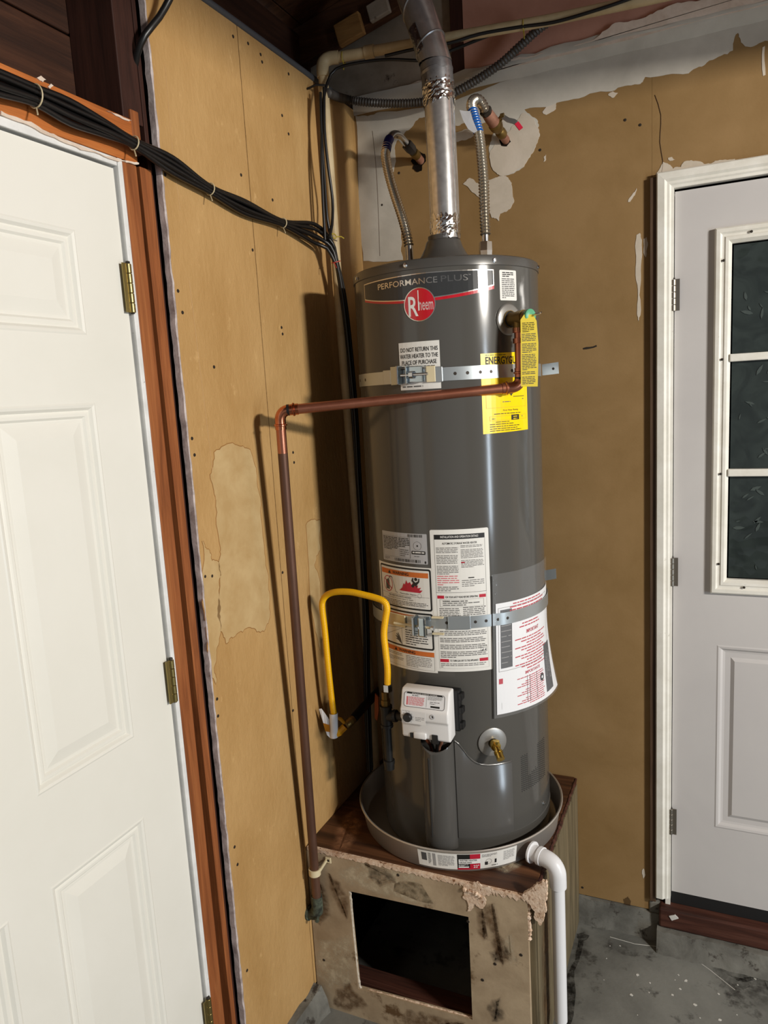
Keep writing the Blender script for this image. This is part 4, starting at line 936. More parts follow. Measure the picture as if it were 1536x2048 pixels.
L.rect('ink_red', .012, .025, .034, .033); L.rect('ink_red', W-.034, .025, W-.012, .033); L.text('ink_black', 'TO TURN GAS OFF TO THE APPLIANCE', .037, .0265, W-.037, .0315, .008); L.lines('ink_grey', .013, .010, c2[1], .023, 3, .4, 1, .1)
L.frame('ink_midgrey', .010, .008, W-.010, .204, .0004)
L.done()

# ---- temperature and pressure relief valve (upper right)
TA = -33.0; tn = radial(TA); tz = 1.872
bm = BM(); lathe(bm, [(0.037,0.0),(0.0365,0.0022),(0.033,0.004),(0.020,0.0052),(0.0,0.0052)], 36, frame(onjacket(TA,tz,.2365), tn)); es = obj('escutcheon', bm, 'escutcheon', heater, 50)
valve = obj('relief_valve', tube(BM(), [onjacket(TA,tz,r_) for r_ in (.238,.2445,.2446,.250,.2502,.272,.2722,.290,.2902,.303)], [.0205,.0205,.0155,.0155,.0150,.0150,.0165,.0165,.0148,.0142], 24), 'brass_dull', heater, 40)
bm = BM(); tube(bm, [onjacket(TA,tz,r_) for r_ in (.2405,.2440,.2460)], [.0185,.0200,.0165], 20); obj('thread_seal', bm, 'rubber_black', valve)
bm = BM(); tube(bm, [onjacket(TA,tz,r_) for r_ in (.303,.304,.311,.314)], [.0120,.0160,.0160,.0120], 24); obj('cap', bm, 'green_cap', valve, 40)
q = onjacket(TA,tz+.001,.312); tt = Vector((-tn.y, tn.x, 0)); bm = BM(); tube(bm, [q, q+tn*.010, q+tn*.030+Vector((0,0,.0015))], [.0022,.0026,.0022], 8); obj('lever', bm, 'steel_bright', valve, True)
bm = BM(); tube(bm, [q+tt*.004, q+tn*.012+tt*.005, q+tn*.028+tt*.005+Vector((0,0,.004))], .0014, 8); obj('lever', bm, 'rubber_black', valve, True)
OUTL = onjacket(TA,tz,.2715)
bm = BM(); tube(bm, [OUTL+Vector((0,0,z)) for z in (-.008,-.022,-.0222,-.030)], [.0135,.0135,.0150,.0150], 20); obj('outlet', bm, 'brass_dull', valve, 40)
# hanging yellow tag
TGT = [(0.6115,-0.478,1.8503),(0.6447,-0.478,1.8496),(0.647,-0.478,1.8051),(0.6403,-0.478,1.717),(0.6032,-0.478,1.7214),(0.6069,-0.478,1.8082)]
vt = Vector((math.cos(math.radians(16)), math.sin(math.radians(16)), 0)); tg0 = onjacket(TA,0,.2990)+Vector((.003,-.015,0))
def mapT(u, v, h): return tuple(tg0+vt*u+Vector((vt.y,-vt.x,0))*(h+0.006*math.sin(v*22.0)+0.004)+Vector((0,0,v)))
bt = 1.872-.158; W = .0405
tagp = [(-.0175,bt),(.0205,bt-.002),(.0225,bt+.05),(.0240,bt+.095),(.0215,bt+.145),(.014,bt+.160),(-.006,bt+.161),(-.0145,bt+.150),(-.0150,bt+.11),(-.0165,bt+.06)]
bm = BM()
rowz = [bt+.161*k/20 for k in range(21)]
class Tag(Lab): pass
L = Lab('hang_tag', heater, mapT, [(p[0],p[1]) for p in tagp], 'tag_yellow', 0.0005, 0.0, 'yellow printed hang tag', 0.008)
# curl the tag: cut it into rows before bending is not needed at this size, print follows the same map
L.lines('ink_black', -.011, bt+.121, .017, bt+.144, 6, .42, 1, .6); L.lines('ink_charcoal', -.0125, bt+.075, .0195, bt+.119, 12, .45, 1, .7, (5,)); L.lines('ink_charcoal', -.0135, bt+.036, .0185, bt+.073, 10, .45, 1, .4); L.lines('ink_charcoal', -.0140, bt+.004, .0165, bt+.034, 8, .45, 1, .9, (2,))
L.done()

# ---- drain cock (lower right)
DA = -53.6; dn = radial(DA); dzz = 0.826
bm = BM(); lathe(bm, [(0.038,0.0),(0.0375,0.002),(0.033,0.004),(0.019,0.0052),(0.0,0.0052)], 36, frame(onjacket(DA,dzz,.2365), dn)); obj('escutcheon', bm, 'escutcheon', heater, 50)
bm = BM(); q = onjacket(DA,dzz-.001,.238)
tube(bm, [q, q+dn*.018, q+dn*.0182, q+dn*.026, q+dn*.0262, q+dn*.034], [.0105,.0105,.0125,.0125,.009,.009], 18); dc = obj('drain_cock', bm, 'brass', heater, 40)
bm = BM(); e0 = q+dn*.028; ed = (dn+Vector((0,0,-.62))).normalized(); tube(bm, [e0, e0+ed*.012, e0+ed*.0122, e0+ed*.018, e0+ed*.0182, e0+ed*.034, e0+ed*.0341, e0+ed*.030], [.0085,.0085,.0112,.0112,.0098,.0102,.0068,.0066], 18); obj('spout', bm, 'brass', dc, 40)
bm = BM(); tube(bm, [e0+Vector((0,0,.002)), e0+Vector((0,0,.012)), e0+Vector((0,0,.0121)), e0+Vector((0,0,.017))], [.006,.006,.0085,.0078], 8); obj('stem', bm, 'brass', dc)
bm = BM(); tube(bm, [q+dn*.0005, q+dn*.004], [.0145,.0125], 18); obj('seal', bm, 'rubber_black', dc)

# ---- gas control valve
GX0, GX1, GZ0, GZ1 = 0.3125, 0.4390, 0.862, 0.990
gv = obj('gas_control', box(BM(), GX0+.010, GX1+.012, -0.552, -0.526, GZ0+.012, GZ1-.008, .005), 'plastic_black', heater)
prof = [(-0.5530,GZ0+.004),(-0.5900,GZ0),(-0.5975,GZ0+.006),(-0.5985,0.9105),(-0.6045,0.9165),(-0.6050,0.9410),(-0.5990,0.9480),(-0.5880,0.9830),(-0.5820,GZ1),(-0.5530,GZ1)]
bm = BM(); prism(bm, prof, lambda u, v, t_: (t_, u, v), GX0, GX1); bmesh.ops.recalc_face_normals(bm, faces=bm.faces[:]); bmesh.ops.bevel(bm, geom=bm.edges[:], offset=.0042, segments=3, profile=.5, affect='EDGES', clamp_overlap=True)
case = obj('case', bm, 'plastic_white', gv, 50)
dirv = Vector((0, -0.5880+0.5990, 0.9830-0.9480)); dl = dirv.length; dirv /= dl; nv = Vector((0,-dirv.z,dirv.y))
def mapG(u, v, h): p = Vector((GX0+u, -0.5990, 0.9480))+dirv*v+nv*h; return tuple(p)
L = Lab('status_label', heater, mapG, [(.010+u, .0000+v) for u, v in rr(.106, .0355, .006)], 'paper_bright', 0.0006, 0.0, 'status light code label')
for r in (0,): L.poly('ink_black', [(.014,.0315),(.112,.0315),(.108,.0352),(.018,.0352)])
L.text('ink_white', 'STATUS LIGHT CODE', .030, .0322, .096, .0346, .01)
o_ = [(.010+u, .0000+v) for u, v in rr(.106, .0355, .006)]; L.line('ink_black', o_+[o_[0]], .0010, 2)
L.lines('ink_pink', .022, .004, .064, .025, 8, .6, 1, .9); L.rect('ink_pink', .016, .004, .0205, .0245); L.lines('ink_grey', .030, .0262, .062, .030, 1, .5); L.lines('ink_grey', .072, .021, .111, .0305, 5, .4); L.lines('ink_grey', .078, .011, .104, .019, 2, .35); L.rect('ink_black', .080, .0035, .104, .0080); L.rect('ink_grey', .0685, .003, .0690, .030)
L.done()
bm = BM(); kx, kz = GX0+.0215, 0.9225; lathe(bm, [(0.0118,0.0),(0.0112,.007),(0.0095,.0095),(0.0,.0100)], 28, frame((kx,-0.6044,kz),(0,-1,0))); kb = obj('temperature_knob', bm, 'plastic_black', gv, 40)
L = Lab('dial_print', heater, lambda u, v, h: (u, -0.6050-h, v), [(kx-.017,kz-.016),(GX0+.068,kz-.016),(GX0+.068,kz+.017),(kx-.017,kz+.017)], 'plastic_white', 0.00025, 0.0)
for k in range(9):
    a = math.radians(200-k*32); L.line('ink_grey', [(kx+.0130*math.cos(a), kz+.0130*math.sin(a)), (kx+.0152*math.cos(a), kz+.0152*math.sin(a))], .0010)
L.lines('ink_midgrey', kx+.020, kz-.008, GX0+.066, kz+.004, 3, .4); L.lines('ink_midgrey', kx-.014, kz+.0152, kx+.02, kz+.0172, 1, .5)
L.done()
bm = BM(); lathe(bm, [(0.0062,0.0),(0.0062,.0012),(0.0040,.0016),(0.0034,-.001),(0.0,-.001)], 20, frame((GX0+.086,-0.6046,0.931),(0,-1,0))); obj('light_bezel', bm, 'plastic_grey', gv, 40)
bm = BM(); lathe(bm, [(0.0034,0.0),(0.0,.0006)], 14, frame((GX0+.086,-0.6046,0.931),(0,-1,0))); obj('status_light', bm, 'plastic_black', gv)
obj('grip', box(BM(), GX0+.032, GX0+.066, -0.6030, -0.5960, GZ0+.004, GZ0+.021, .003), 'plastic_white', gv, 50)
obj('clip', box(BM(), GX0+.022, GX0+.0305, -0.6000, -0.590, GZ0+.004, GZ0+.0165, .001), 'plastic_black', gv)
obj('clip', box(BM(), GX0+.080, GX0+.0955, -0.6010, -0.585, GZ0-.004, GZ0+.0195, .0015), 'plastic_black', gv)
for dx_, m_, r_ in ((.050,'copper_new',.0045),(.061,'steel_bright',.003),(.084,'plastic_black',.005),(.095,'copper_dull',.0035)):
    bm = BM(); tube(bm, crom([(GX0+dx_,-0.578,GZ0+.006),(GX0+dx_*.9+.008,-0.566,GZ0-.014),(0.379+(dx_-.07)*.5,-0.548,0.822),(0.379+(dx_-.07)*.45,-0.543,0.790)], .006), r_, 10); obj('burner_line', bm, m_, gv, True)
for z_ in (.966,.930,.890):
    obj('lug', box(BM(), GX1+.010, GX1+.020, -0.552, -0.530, z_-.009, z_+.009, .003), 'plastic_black', gv)
reparent(heater)

# ================================================================ DISCHARGE PIPE (copper)
RP = 0.0118
T0 = OUTL+Vector((0,0,-.030)); ZH = 1.7135
EL = Vector((0.088,-0.694,1.690))          # corner by the left wall
E2 = Vector((OUTL.x, OUTL.y, ZH))          # corner under the relief valve
BOT = Vector((0.034,-0.6135,0.338))
cu = empty('discharge_pipe', (BOT.x,BOT.y,0.29), 'copper discharge pipe running from relief valve down beside the left wall', 'pipe')
hd = (EL-E2).normalized(); vd = (BOT-EL).normalized()
def elbow(c, d0, d1, r, name, parent, mat):
    a = c+d0*.024; b = c+d1*.024; pts = [a+d0*.010, a]
    for k in range(1,8):
        t_ = k/8; pts.append(a*(1-t_)**2+c*2*t_*(1-t_)+b*t_*t_)
    pts += [b, b+d1*.010]
    bm = BM(); tube(bm, pts, r*1.10, 20); e = obj(name, bm, mat, parent, 50)
    for p, d in ((a, d0), (b, d1)):
        bm = BM(); tube(bm, [p+d*.006, p+d*.0075, p+d*.0105, p+d*.012, p+d*.0200], [r*1.10, r*1.34, r*1.34, r*1.12, r*1.12], 20); obj('press_bead', bm, mat, e, 50)
    bm = BM(); p = c+d0*.017; tube(bm, [p, p+d0*.006], r*1.125, 20); obj('dark_band', bm, 'plastic_black', e)
    return e
bm = BM(); tube(bm, [T0+Vector((0,0,.012)), E2+Vector((0,0,.020))], RP*.96, 18); obj('riser', bm, 'copper_aged', cu, 50)
for z_ in (T0.z+.002, T0.z-.022):
    bm = BM(); tube(bm, [(E2.x,E2.y,z_+.006),(E2.x,E2.y,z_+.0055),(E2.x,E2.y,z_-.0055),(E2.x,E2.y,z_-.006)], [RP,RP*1.28,RP*1.28,RP], 18); obj('coupling', bm, 'copper_aged', cu, 50)
bm = BM(); tube(bm, [E2+hd*.030, E2+hd*.2, E2+hd*.4, EL-hd*.030], RP, 20); obj('horizontal_run', bm, 'copper_aged', cu, 50)
bm = BM(); tube(bm, [EL+vd*.030, EL+vd*.10], RP, 20); obj('drop_upper', bm, 'copper_aged', cu, 50)
bm = BM(); tube(bm, [EL+vd*(.10+k*.12) for k in range(11)]+[BOT], RP*1.01, 20); obj('drop', bm, 'copper_brown', cu, 50)
elbow(EL, -hd, vd, RP, 'elbow', cu, 'copper_new'); elbow(E2, Vector((0,0,1)), hd, RP, 'elbow', cu, 'copper_aged')
bm = BM(); tube(bm, [BOT+Vector((0,0,.025)), BOT+Vector((0,0,.024)), BOT+Vector((0,0,-.004)), BOT+Vector((-.002,0,-.022)), BOT+Vector((-.012,.002,-.034)), BOT+Vector((-.030,.004,-.038)), BOT+Vector((-.041,.005,-.038))], [RP*1.05,RP*1.30,RP*1.34,RP*1.42,RP*1.42,RP*1.36,RP*1.30], 16); fit = obj('wall_elbow', bm, 'corroded', cu, 50)
bm = BM(); tube(bm, [BOT+Vector((-.026,.004,-.038)), BOT+Vector((-.036,.005,-.038))], [RP*1.7,RP*1.75], 14); obj('collar', bm, 'corroded', fit)
bm = BM(); tube(bm, [BOT+Vector((.004,-.010,-.030)), BOT+Vector((.010,-.024,-.034))], [.006,.0055], 8); obj('plug', bm, 'corroded', fit)
reparent(cu)
# pipe strap screwed to the stand
tt_ = (0.442-EL.z)/(BOT.z-EL.z); pc = EL.lerp(BOT, tt_)
ps = empty('pipe_strap', (pc.x,pc.y,pc.z), 'cream plastic strap holding the brown copper pipe to stand', 'pipe strap')
bm = BM(); pts = []
for k in range(13):
    a = math.radians(-200+k*18.5); pts.append(pc+Vector((math.cos(a)*(RP+.0035), math.sin(a)*(RP+.0035), 0)))
inn, ou = [], []
for p in pts:
    d = (p-pc).normalized()
    inn.append([bm.verts.new(pc+d*(RP+.0012)+Vector((0,0,z))) for z in (-.009,.009)]); ou.append([bm.verts.new(pc+d*(RP+.0046)+Vector((0,0,z))) for z in (-.009,.009)])
for i in range(12):
    a, b, c, d = inn[i], inn[i+1], ou[i], ou[i+1]
    bm.faces.new((a[0],b[0],b[1],a[1])); bm.faces.new((c[0],d[0],d[1],c[1])); bm.faces.new((a[0],b[0],d[0],c[0])); bm.faces.new((a[1],b[1],d[1],c[1]))
for a, c in ((inn[0],ou[0]),(inn[-1],ou[-1])): bm.faces.new((a[0],a[1],c[1],c[0]))
obj('saddle', bm, 'clamp_cream', ps, 40)
ex, ez = [(0.0724,0.4695)][0]
obj('ear', box(BM(), ex-.010, ex+.0075, -0.6010, -0.5972, ez-.0085, ez+.0085, .0015), 'clamp_cream', ps)
bm = BM(); tube(bm, [Vector((pc.x+.012,pc.y+.004,pc.z)), Vector((ex-.006,-0.600,ez))], .0042, 8); obj('web', bm, 'clamp_cream', ps)
bm = BM(); lathe(bm, [(0.0036,0.0),(0.003,.0010),(0.0,.0012)], 12, frame((ex,-0.6010,ez),(0,-1,0))); obj('screw', bm, 'screw_dark', ps)
reparent(ps)

# ================================================================ FLUE
flue = empty('flue_pipe', (HX,HY,2.098), 'shiny galvanized flue pipe rising from the water heater', 'flue pipe')
FX = 0.3775; FY_ = HY
bm = BM(); tube(bm, [(FX,FY_,2.099),(FX,FY_,2.25),(0.3755,FY_,2.44)], .0378, 40); obj('lower_pipe', bm, 'galvanized', flue, 40)
bm = BM(); tube(bm, [(FX+.0365,FY_-.012,2.11),(FX+.0348,FY_-.012,2.43)], .0012, 6); obj('lock_seam', bm, 'galvanized', flue, True)
def foil(name, c0, c1, r, seed, n=44, m=12):
    rnd = random.Random(seed); bm = BM(); c0, c1 = Vector(c0), Vector(c1); ax = (c1-c0).normalized(); X = Vector((1,0,0)); X = (X-ax*X.dot(ax)).normalized(); Y = ax.cross(X); R_ = []
    for j in range(m):
        R_.append([bm.verts.new(c0.lerp(c1, j/(m-1))+(X*math.cos(2*PI*k/n)+Y*math.sin(2*PI*k/n))*(r+rnd.uniform(-.0004,.0016))+ax*((rnd.uniform(-.010,.012)) if j in (0, m-1) else rnd.uniform(-.001,.001))) for k in range(n)])
    for j in range(m-1):
        for k in range(n): bm.faces.new((R_[j][k],R_[j][(k+1)%n],R_[j+1][(k+1)%n],R_[j+1][k]))
    return obj(name, bm, 'foil', flue)
foil('foil_tape', (FX,FY_,2.106), (FX,FY_,2.150), .0384, 3)
foil('foil_tape', (0.3757,FY_,2.425), (0.3745,FY_,2.470), .0392, 4)
bm = BM(); tube(bm, [(0.3755,FY_,2.440),(0.3745,FY_,2.468),(0.3743,FY_,2.469),(0.3740,FY_,2.472),(0.3738,FY_,2.473),(0.3730,FY_,2.497),(0.3729,FY_,2.498),(0.3722,FY_-.0005,2.502),(0.3721,FY_,2.503),(0.3705,FY_,2.520)], [.0392,.0392,.0408,.0408,.0396,.0396,.0412,.0412,.0398,.0398], 40); obj('gored_elbow', bm, 'galv_dark', flue, 25)
g1, g2, g3 = Vector((0.3700,FY_,2.522)), Vector((0.3570,FY_+.002,2.566)), Vector((0.3240,FY_+.006,2.668))
def gore(name, a, b, r, mat, na, nb):
    bm = BM(); n = 40; R_ = []
    d = (b-a).normalized(); X = Vector((0,1,0)); X = (X-d*X.dot(d)).normalized(); Y = d.cross(X)
    for c, nn in ((a, na), (b, nb)):
        nn = Vector(nn).normalized(); ring = []
        for k in range(n):
            p = c+(X*math.cos(2*PI*k/n)+Y*math.sin(2*PI*k/n))*r; t_ = (c-p).dot(nn)/d.dot(nn); ring.append(bm.verts.new(p+d*t_))
        R_.append(ring)
    for k in range(n): bm.faces.new((R_[0][k],R_[0][(k+1)%n],R_[1][(k+1)%n],R_[1][k]))
    o = obj(name, bm, mat, flue, 40)
    for c, nn in ((b, nb),):
        nn = Vector(nn).normalized(); ring = []
        for k in range(n+1):
            p = c+(X*math.cos(2*PI*k/n)+Y*math.sin(2*PI*k/n))*r; ring.append(p+d*((c-p).dot(nn)/d.dot(nn)))
        bm = BM(); tube(bm, ring, .0026, 6, False); obj('seam_bead', bm, 'galv_dark', o, True)
    return o
gore('gore', g1, g2, .0400, 'galvanized', (0,0,1), (-.55,0.1,.80)); gore('gore', g2, g3, .0402, 'galvanized', (-.55,.1,.80), (-.70,.1,.72)); gore('upper_pipe', g3, g3+Vector((-.11,.02,.34)), .0405, 'galvanized', (-.70,.1,.72), (-.3,0,1))
bm = BM(); 
d = (g3-g2).normalized(); X = Vector((-.55,-.83,0)).normalized(); X = (X-d*X.dot(d)).normalized(); Y = d.cross(X); R_ = []
for j in range(6):
    R_.append([bm.verts.new(g2-d*.018+d*.066*j/5+(X*math.cos(a)+Y*math.sin(a))*.0412+X*random.Random(j*9+i).uniform(0,.001)) for i, a in enumerate([-.38+.76*q/6 for q in range(7)])])
for j in range(5):
    for q in range(6): bm.faces.new((R_[j][q],R_[j][q+1],R_[j+1][q+1],R_[j+1][q]))
obj('foil_tape', bm, 'foil', flue)
reparent(flue)

# ================================================================ WATER CONNECTORS
# left: stub from wall, nut, bent smooth end with navy sleeve, corrugated hose
LP = [(0.2104,0,2.3916),(0.2098,-0.03,2.3981),(0.209,-0.055,2.4029)]
cs = empty('copper_stub', LP[0], 'copper pipe stub in torn wall hole left of flue', 'pipe stub', 'pipe stubs in the back wall')
bm = BM(); tube(bm, [(LP[0][0]+.004,0.03,LP[0][2]-.006), LP[0], LP[1]], .0112, 16); obj('stub', bm, 'copper_dull', cs, 50)
bm = BM(); tube(bm, [Vector(LP[1]), Vector(LP[1]).lerp(Vector(LP[2]),.45), Vector(LP[2])], [.0125,.0138,.0128], 16); obj('solder_cup', bm, 'brass_dull', cs, 40)
reparent(cs)
LH = [(0.2718,-0.285,2.073),(0.2714,-0.284,2.0986),(0.2637,-0.278,2.1337),(0.2455,-0.262,2.1849),(0.2201,-0.242,2.2464),(0.1974,-0.222,2.3097),(0.1841,-0.205,2.3612),(0.1833,-0.185,2.395)]
LT = [(0.184,-0.187,2.3917),(0.183,-0.168,2.4126),(0.1854,-0.143,2.4307),(0.1903,-0.118,2.4354),(0.1945,-0.096,2.4286),(0.2004,-0.078,2.4175)]
fl = empty('flex_connector', LH[0], 'corrugated steel water connector with dark blue sleeve left of the flue', 'hose', 'water connectors')
bm = BM(); corrugated(bm, LH[1:], .0114, .0084, .17); obj('corrugated_hose', bm, 'flex_steel', fl, 70)
bm = BM(); tube(bm, crom(LT, .005), .0105, 16); obj('bent_end', bm, 'steel_bright', fl, 50)
bm = BM(); e = crom([LH[-2], LH[-1], LT[1], LT[2]], .004)[3:-7]; tube(bm, e, .0128, 16); obj('sleeve', bm, 'tape_navy', fl, 50)
bm = BM(); a, b = Vector(LT[-1]), Vector(LP[2]); tube(bm, [a.lerp(b,-.2), a.lerp(b,-.15), a.lerp(b,.6), a.lerp(b,1.0)], [.012,.0158,.0158,.0120], 6); obj('nut', bm, 'hinge_dark', fl)
bm = BM(); tube(bm, [(LH[0][0],LH[0][1],2.019),(LH[0][0],LH[0][1],2.040),Vector(LH[0])+Vector((0,0,-.004)),Vector(LH[1])], [.0135,.0135,.0112,.0108], 16); obj('nipple', bm, 'steel_bright', fl, 40)
bm = BM(); tube(bm, [(LH[0][0],LH[0][1],2.0195),(LH[0][0],LH[0][1],2.036)], .0175, 6); obj('nut', bm, 'steel_bright', fl)
reparent(fl)
# right: stub, ball valve with red lever, corrugated hose with blue tape flag
RPt = [(0.4685,0,2.4017),(0.466,-0.022,2.4081),(0.4625,-0.04,2.4155),(0.4563,-0.072,2.4283),(0.4516,-0.094,2.4368),(0.4476,-0.113,2.4446)]
rs = empty('copper_stub', RPt[0], 'copper pipe stub with brass ball valve and red lever right of flue', 'pipe stub', 'pipe stubs in the back wall')
bm = BM(); tube(bm, [(RPt[0][0]+.004,0.03,RPt[0][2]-.006), RPt[0], RPt[1]], .0115, 16); obj('stub', bm, 'copper_dull', rs, 50)
P_ = [Vector(p) for p in RPt]; bm = BM()
tube(bm, [P_[1].lerp(P_[2],.2), P_[1].lerp(P_[2],.25), P_[2], P_[2].lerp(P_[3],.15), P_[2].lerp(P_[3],.6), P_[3], P_[3].lerp(P_[4],.1), P_[4]], [.0125,.0148,.0148,.0125,.0185,.0185,.0150,.0150], 12); obj('ball_valve', bm, 'brass_dull', rs, 40)
bm = BM(); tube(bm, [P_[3].lerp(P_[4],.1), P_[3].lerp(P_[4],.12), P_[4]+ (P_[4]-P_[3])*.2, P_[5]], [.0150,.0162,.0162,.0150], 14); obj('adapter', bm, 'copper_dull', rs, 40)
vc = P_[2].lerp(P_[3],.7); RL = [(0.4785,-0.075,2.4423),(0.4973,-0.085,2.4256),(0.5153,-0.092,2.4163),(0.5226,-0.095,2.4103),(0.5343,-0.095,2.3931)]
bm = BM(); tube(bm, [vc, vc.lerp(Vector(RL[0]),.6), Vector(RL[0])], [.008,.007,.006], 10); tube(bm, [Vector(RL[0])-Vector((.004,0,0)), Vector(RL[0])+Vector((.006,0,0))], .0075, 6); obj('stem', bm, 'brass_dull', rs)
def strip(pts, wv, th, name, mat, parent):
    bm = BM(); wv = Vector(wv); prev = None; pts = [Vector(p) for p in pts]
    for i, p in enumerate(pts):
        d = (pts[min(i+1,len(pts)-1)]-pts[max(i-1,0)]).normalized(); n_ = d.cross(wv).normalized()*th/2; w2 = wv-d*wv.dot(d)
        ring = [bm.verts.new(p+w2+n_), bm.verts.new(p-w2+n_), bm.verts.new(p-w2-n_), bm.verts.new(p+w2-n_)]
        if prev:
            for j in range(4): bm.faces.new((prev[j],prev[(j+1)%4],ring[(j+1)%4],ring[j]))
        else: bm.faces.new(ring)
        prev = ring
    bm.faces.new(prev[::-1]); return obj(name, bm, mat, parent)
strip(RL[:4], (0,.002,.0075), .002, 'lever', 'strap_steel', rs); strip(RL[3:], (.001,.002,.0085), .004, 'lever_grip', 'handle_red', rs)
reparent(rs)
RH = [(0.4801,-0.283,2.079),(0.4808,-0.283,2.0984),(0.4784,-0.276,2.1605),(0.4744,-0.262,2.2362),(0.4673,-0.248,2.3007),(0.4585,-0.234,2.3539),(0.447,-0.222,2.3919),(0.4362,-0.209,2.4231),(0.4299,-0.195,2.4443),(0.4314,-0.176,2.4608),(0.4378,-0.156,2.4658),(0.4431,-0.138,2.4592),(0.4455,-0.124,2.4493)]
fr_ = empty('flex_connector', RH[0], 'corrugated steel water connector with bright blue tape flag right of the flue', 'hose', 'water connectors')
bm = BM(); corrugated(bm, RH[1:], .0118, .0082, .18); obj('corrugated_hose', bm, 'flex_steel', fr_, 70)
bm = BM(); tube(bm, [(RH[0][0],RH[0][1],2.019),(RH[0][0],RH[0][1],2.045),Vector(RH[0])+Vector((0,0,-.004)),Vector(RH[1])], [.0135,.0135,.0085,.0085], 16); obj('nipple', bm, 'steel_bright', fr_, 40)
NB = [(0.4794,-0.283,2.0596),(0.4802,-0.283,2.0814)]
bm = BM(); tube(bm, [Vector(NB[0])-Vector((0,0,.012)), Vector(NB[0]), Vector(NB[1])], [.0165,.0175,.0165], 6); obj('nut', bm, 'steel_bright', fr_)
a, b = Vector(RH[-1]), P_[5]; bm = BM(); tube(bm, [a.lerp(b,-.1), a, a.lerp(b,.6), b], [.012,.0165,.0165,.0150], 6); obj('nut', bm, 'hinge_dark', fr_)
e = [Vector(p) for p in RH[5:8]]; bm = BM(); tube(bm, crom([e[0].lerp(e[1],.15)]+e[1:], .006), .0133, 16); obj('blue_tape', bm, 'tape_blue', fr_, 50)
fa = [(0.44,-0.222,2.4184),(0.4584,-0.246,2.3602),(0.4509,-0.252,2.3552),(0.4355,-0.252,2.3676),(0.421,-0.245,2.3938),(0.4095,-0.235,2.4229),(0.4225,-0.23,2.4195)]
bm = BM(); vsF = [bm.verts.new(p) for p in fa]; cF = bm.verts.new(sum((Vector(p) for p in fa), Vector())/len(fa)+Vector((0,-.002,0)))
for i in range(len(fa)): bm.faces.new((vsF[i], vsF[(i+1)%len(fa)], cF))
bmesh.ops.solidify(bm, geom=bm.faces[:], thickness=.0006); fg = obj('tape_flag', bm, 'tag_white', fr_)
reparent(fr_)

# ================================================================ SEISMIC STRAPS
def strap(name, label, a0, a1, zf, rf, mat, holes):
    root = empty(name, (HX,HY,zf(-70)), label, 'strap', 'metal straps around the water heater')
    bm = BM(); prev = None; N_ = int((a1-a0)/2)
    for k in range(N_+1):
        a = a0+(a1-a0)*k/N_; ring = [bm.verts.new(onjacket(a, zf(a)+dz_, rf(a)+dr)) for dz_, dr in ((-.0155,0),(.0155,0),(.0155,.0014),(-.0155,.0014))]
        if prev:
            for j in range(4): bm.faces.new((prev[j],prev[(j+1)%4],ring[(j+1)%4],ring[j]))
        else: bm.faces.new(ring)
        prev = ring
    bm.faces.new(prev[::-1]); band = obj('band', bm, mat, root, 30)
    for a in holes:
        bm = BM(); lathe(bm, [(0.0040,0.0),(0.0034,.0003),(0.0,.0003)], 14, frame(onjacket(a, zf(a), rf(a)+.0014), radial(a)), caps=False); obj('slot', bm, 'hinge_dark', band)
    return root
zf1 = lambda a: 1.753
s1 = strap('strap', 'galvanized strap around heater above the copper pipe', -165, 40, zf1, lambda a: .2382, 'strap_steel', (-145,-133,-67.5,-60.5,-53.0,-46.5,-32))
def bx_on(root, name, deg, z0, z1, w, r0, r1, mat, bev=.0015):
    n = radial(deg); t = Vector((-n.y,n.x,0)); c = onjacket(deg,0,0); bm = BM(); box(bm, -w/2, w/2, r0, r1, z0, z1, bev)
    for v in bm.verts: v.co = c+t*v.co.x+n*v.co.y+Vector((0,0,v.co.z))
    return obj(name, bm, mat, root)
b1 = bx_on(s1, 'buckle', -90, 1.7385, 1.7755, .040, .2402, .2500, 'zinc'); 
bx_on(s1, 'clip_plate', -103.5, 1.7345, 1.7785, .022, .2402, .2440, 'zinc'); bx_on(s1, 'clip_plate', -109, 1.7370, 1.7715, .026, .2398, .2432, 'strap_steel')
bx_on(s1, 'jaw', -99, 1.7345, 1.7790, .006, .2400, .2620, 'zinc'); bx_on(s1, 'jaw', -93.8, 1.7345, 1.7790, .004, .2400, .2600, 'zinc')
bx_on(s1, 'clip_plate', -81, 1.7365, 1.7740, .022, .2398, .2445, 'clamp_cream'); bx_on(s1, 'clip_plate', -76.8, 1.7355, 1.7715, .020, .2398, .2428, 'strap_steel')
n = radial(-89); t = Vector((-n.y,n.x,0)); q = onjacket(-89,1.756,.2560)
bm = BM(); tube(bm, [q-t*.036, q+t*.032], .0033, 10); bo = obj('bolt', bm, 'steel_bright', s1, True)
bm = BM(); tube(bm, [q-t*.014, q-t*.0045], .0085, 6); obj('nut', bm, 'steel_bright', bo)
TB = [(0.5719,1.7718),(0.6179,1.7755),(0.6187,1.7439),(0.5726,1.7413)]
bm = BM(); prism(bm, TB, mapYw, -0.0765, -0.075); wt = obj('wall_tab', bm, 'strap_steel', s1)
bm = BM(); cx_ = sum(p[0] for p in TB)/4+.008; cz_ = sum(p[1] for p in TB)/4; lathe(bm, [(0.0036,0.0),(0.0,.0003)], 12, frame((cx_,-0.0766,cz_),(0,-1,0)), caps=False); obj('slot', bm, 'hinge_dark', wt)
reparent(s1)
zf2 = lambda a: 1.1475 if a > -85 else 1.1475-.019*((-85-a)/70)
rf2 = lambda a: .2386 if a < -50 else .2386+min(1,(a+50)/6)*.0040
s2_ = strap('strap', 'galvanized strap around heater crossing the white instruction sheets', -165, 24, zf2, rf2, 'strap_steel', (-108,-78.5,-70,-61.5,-55,-47.5,-41.5))
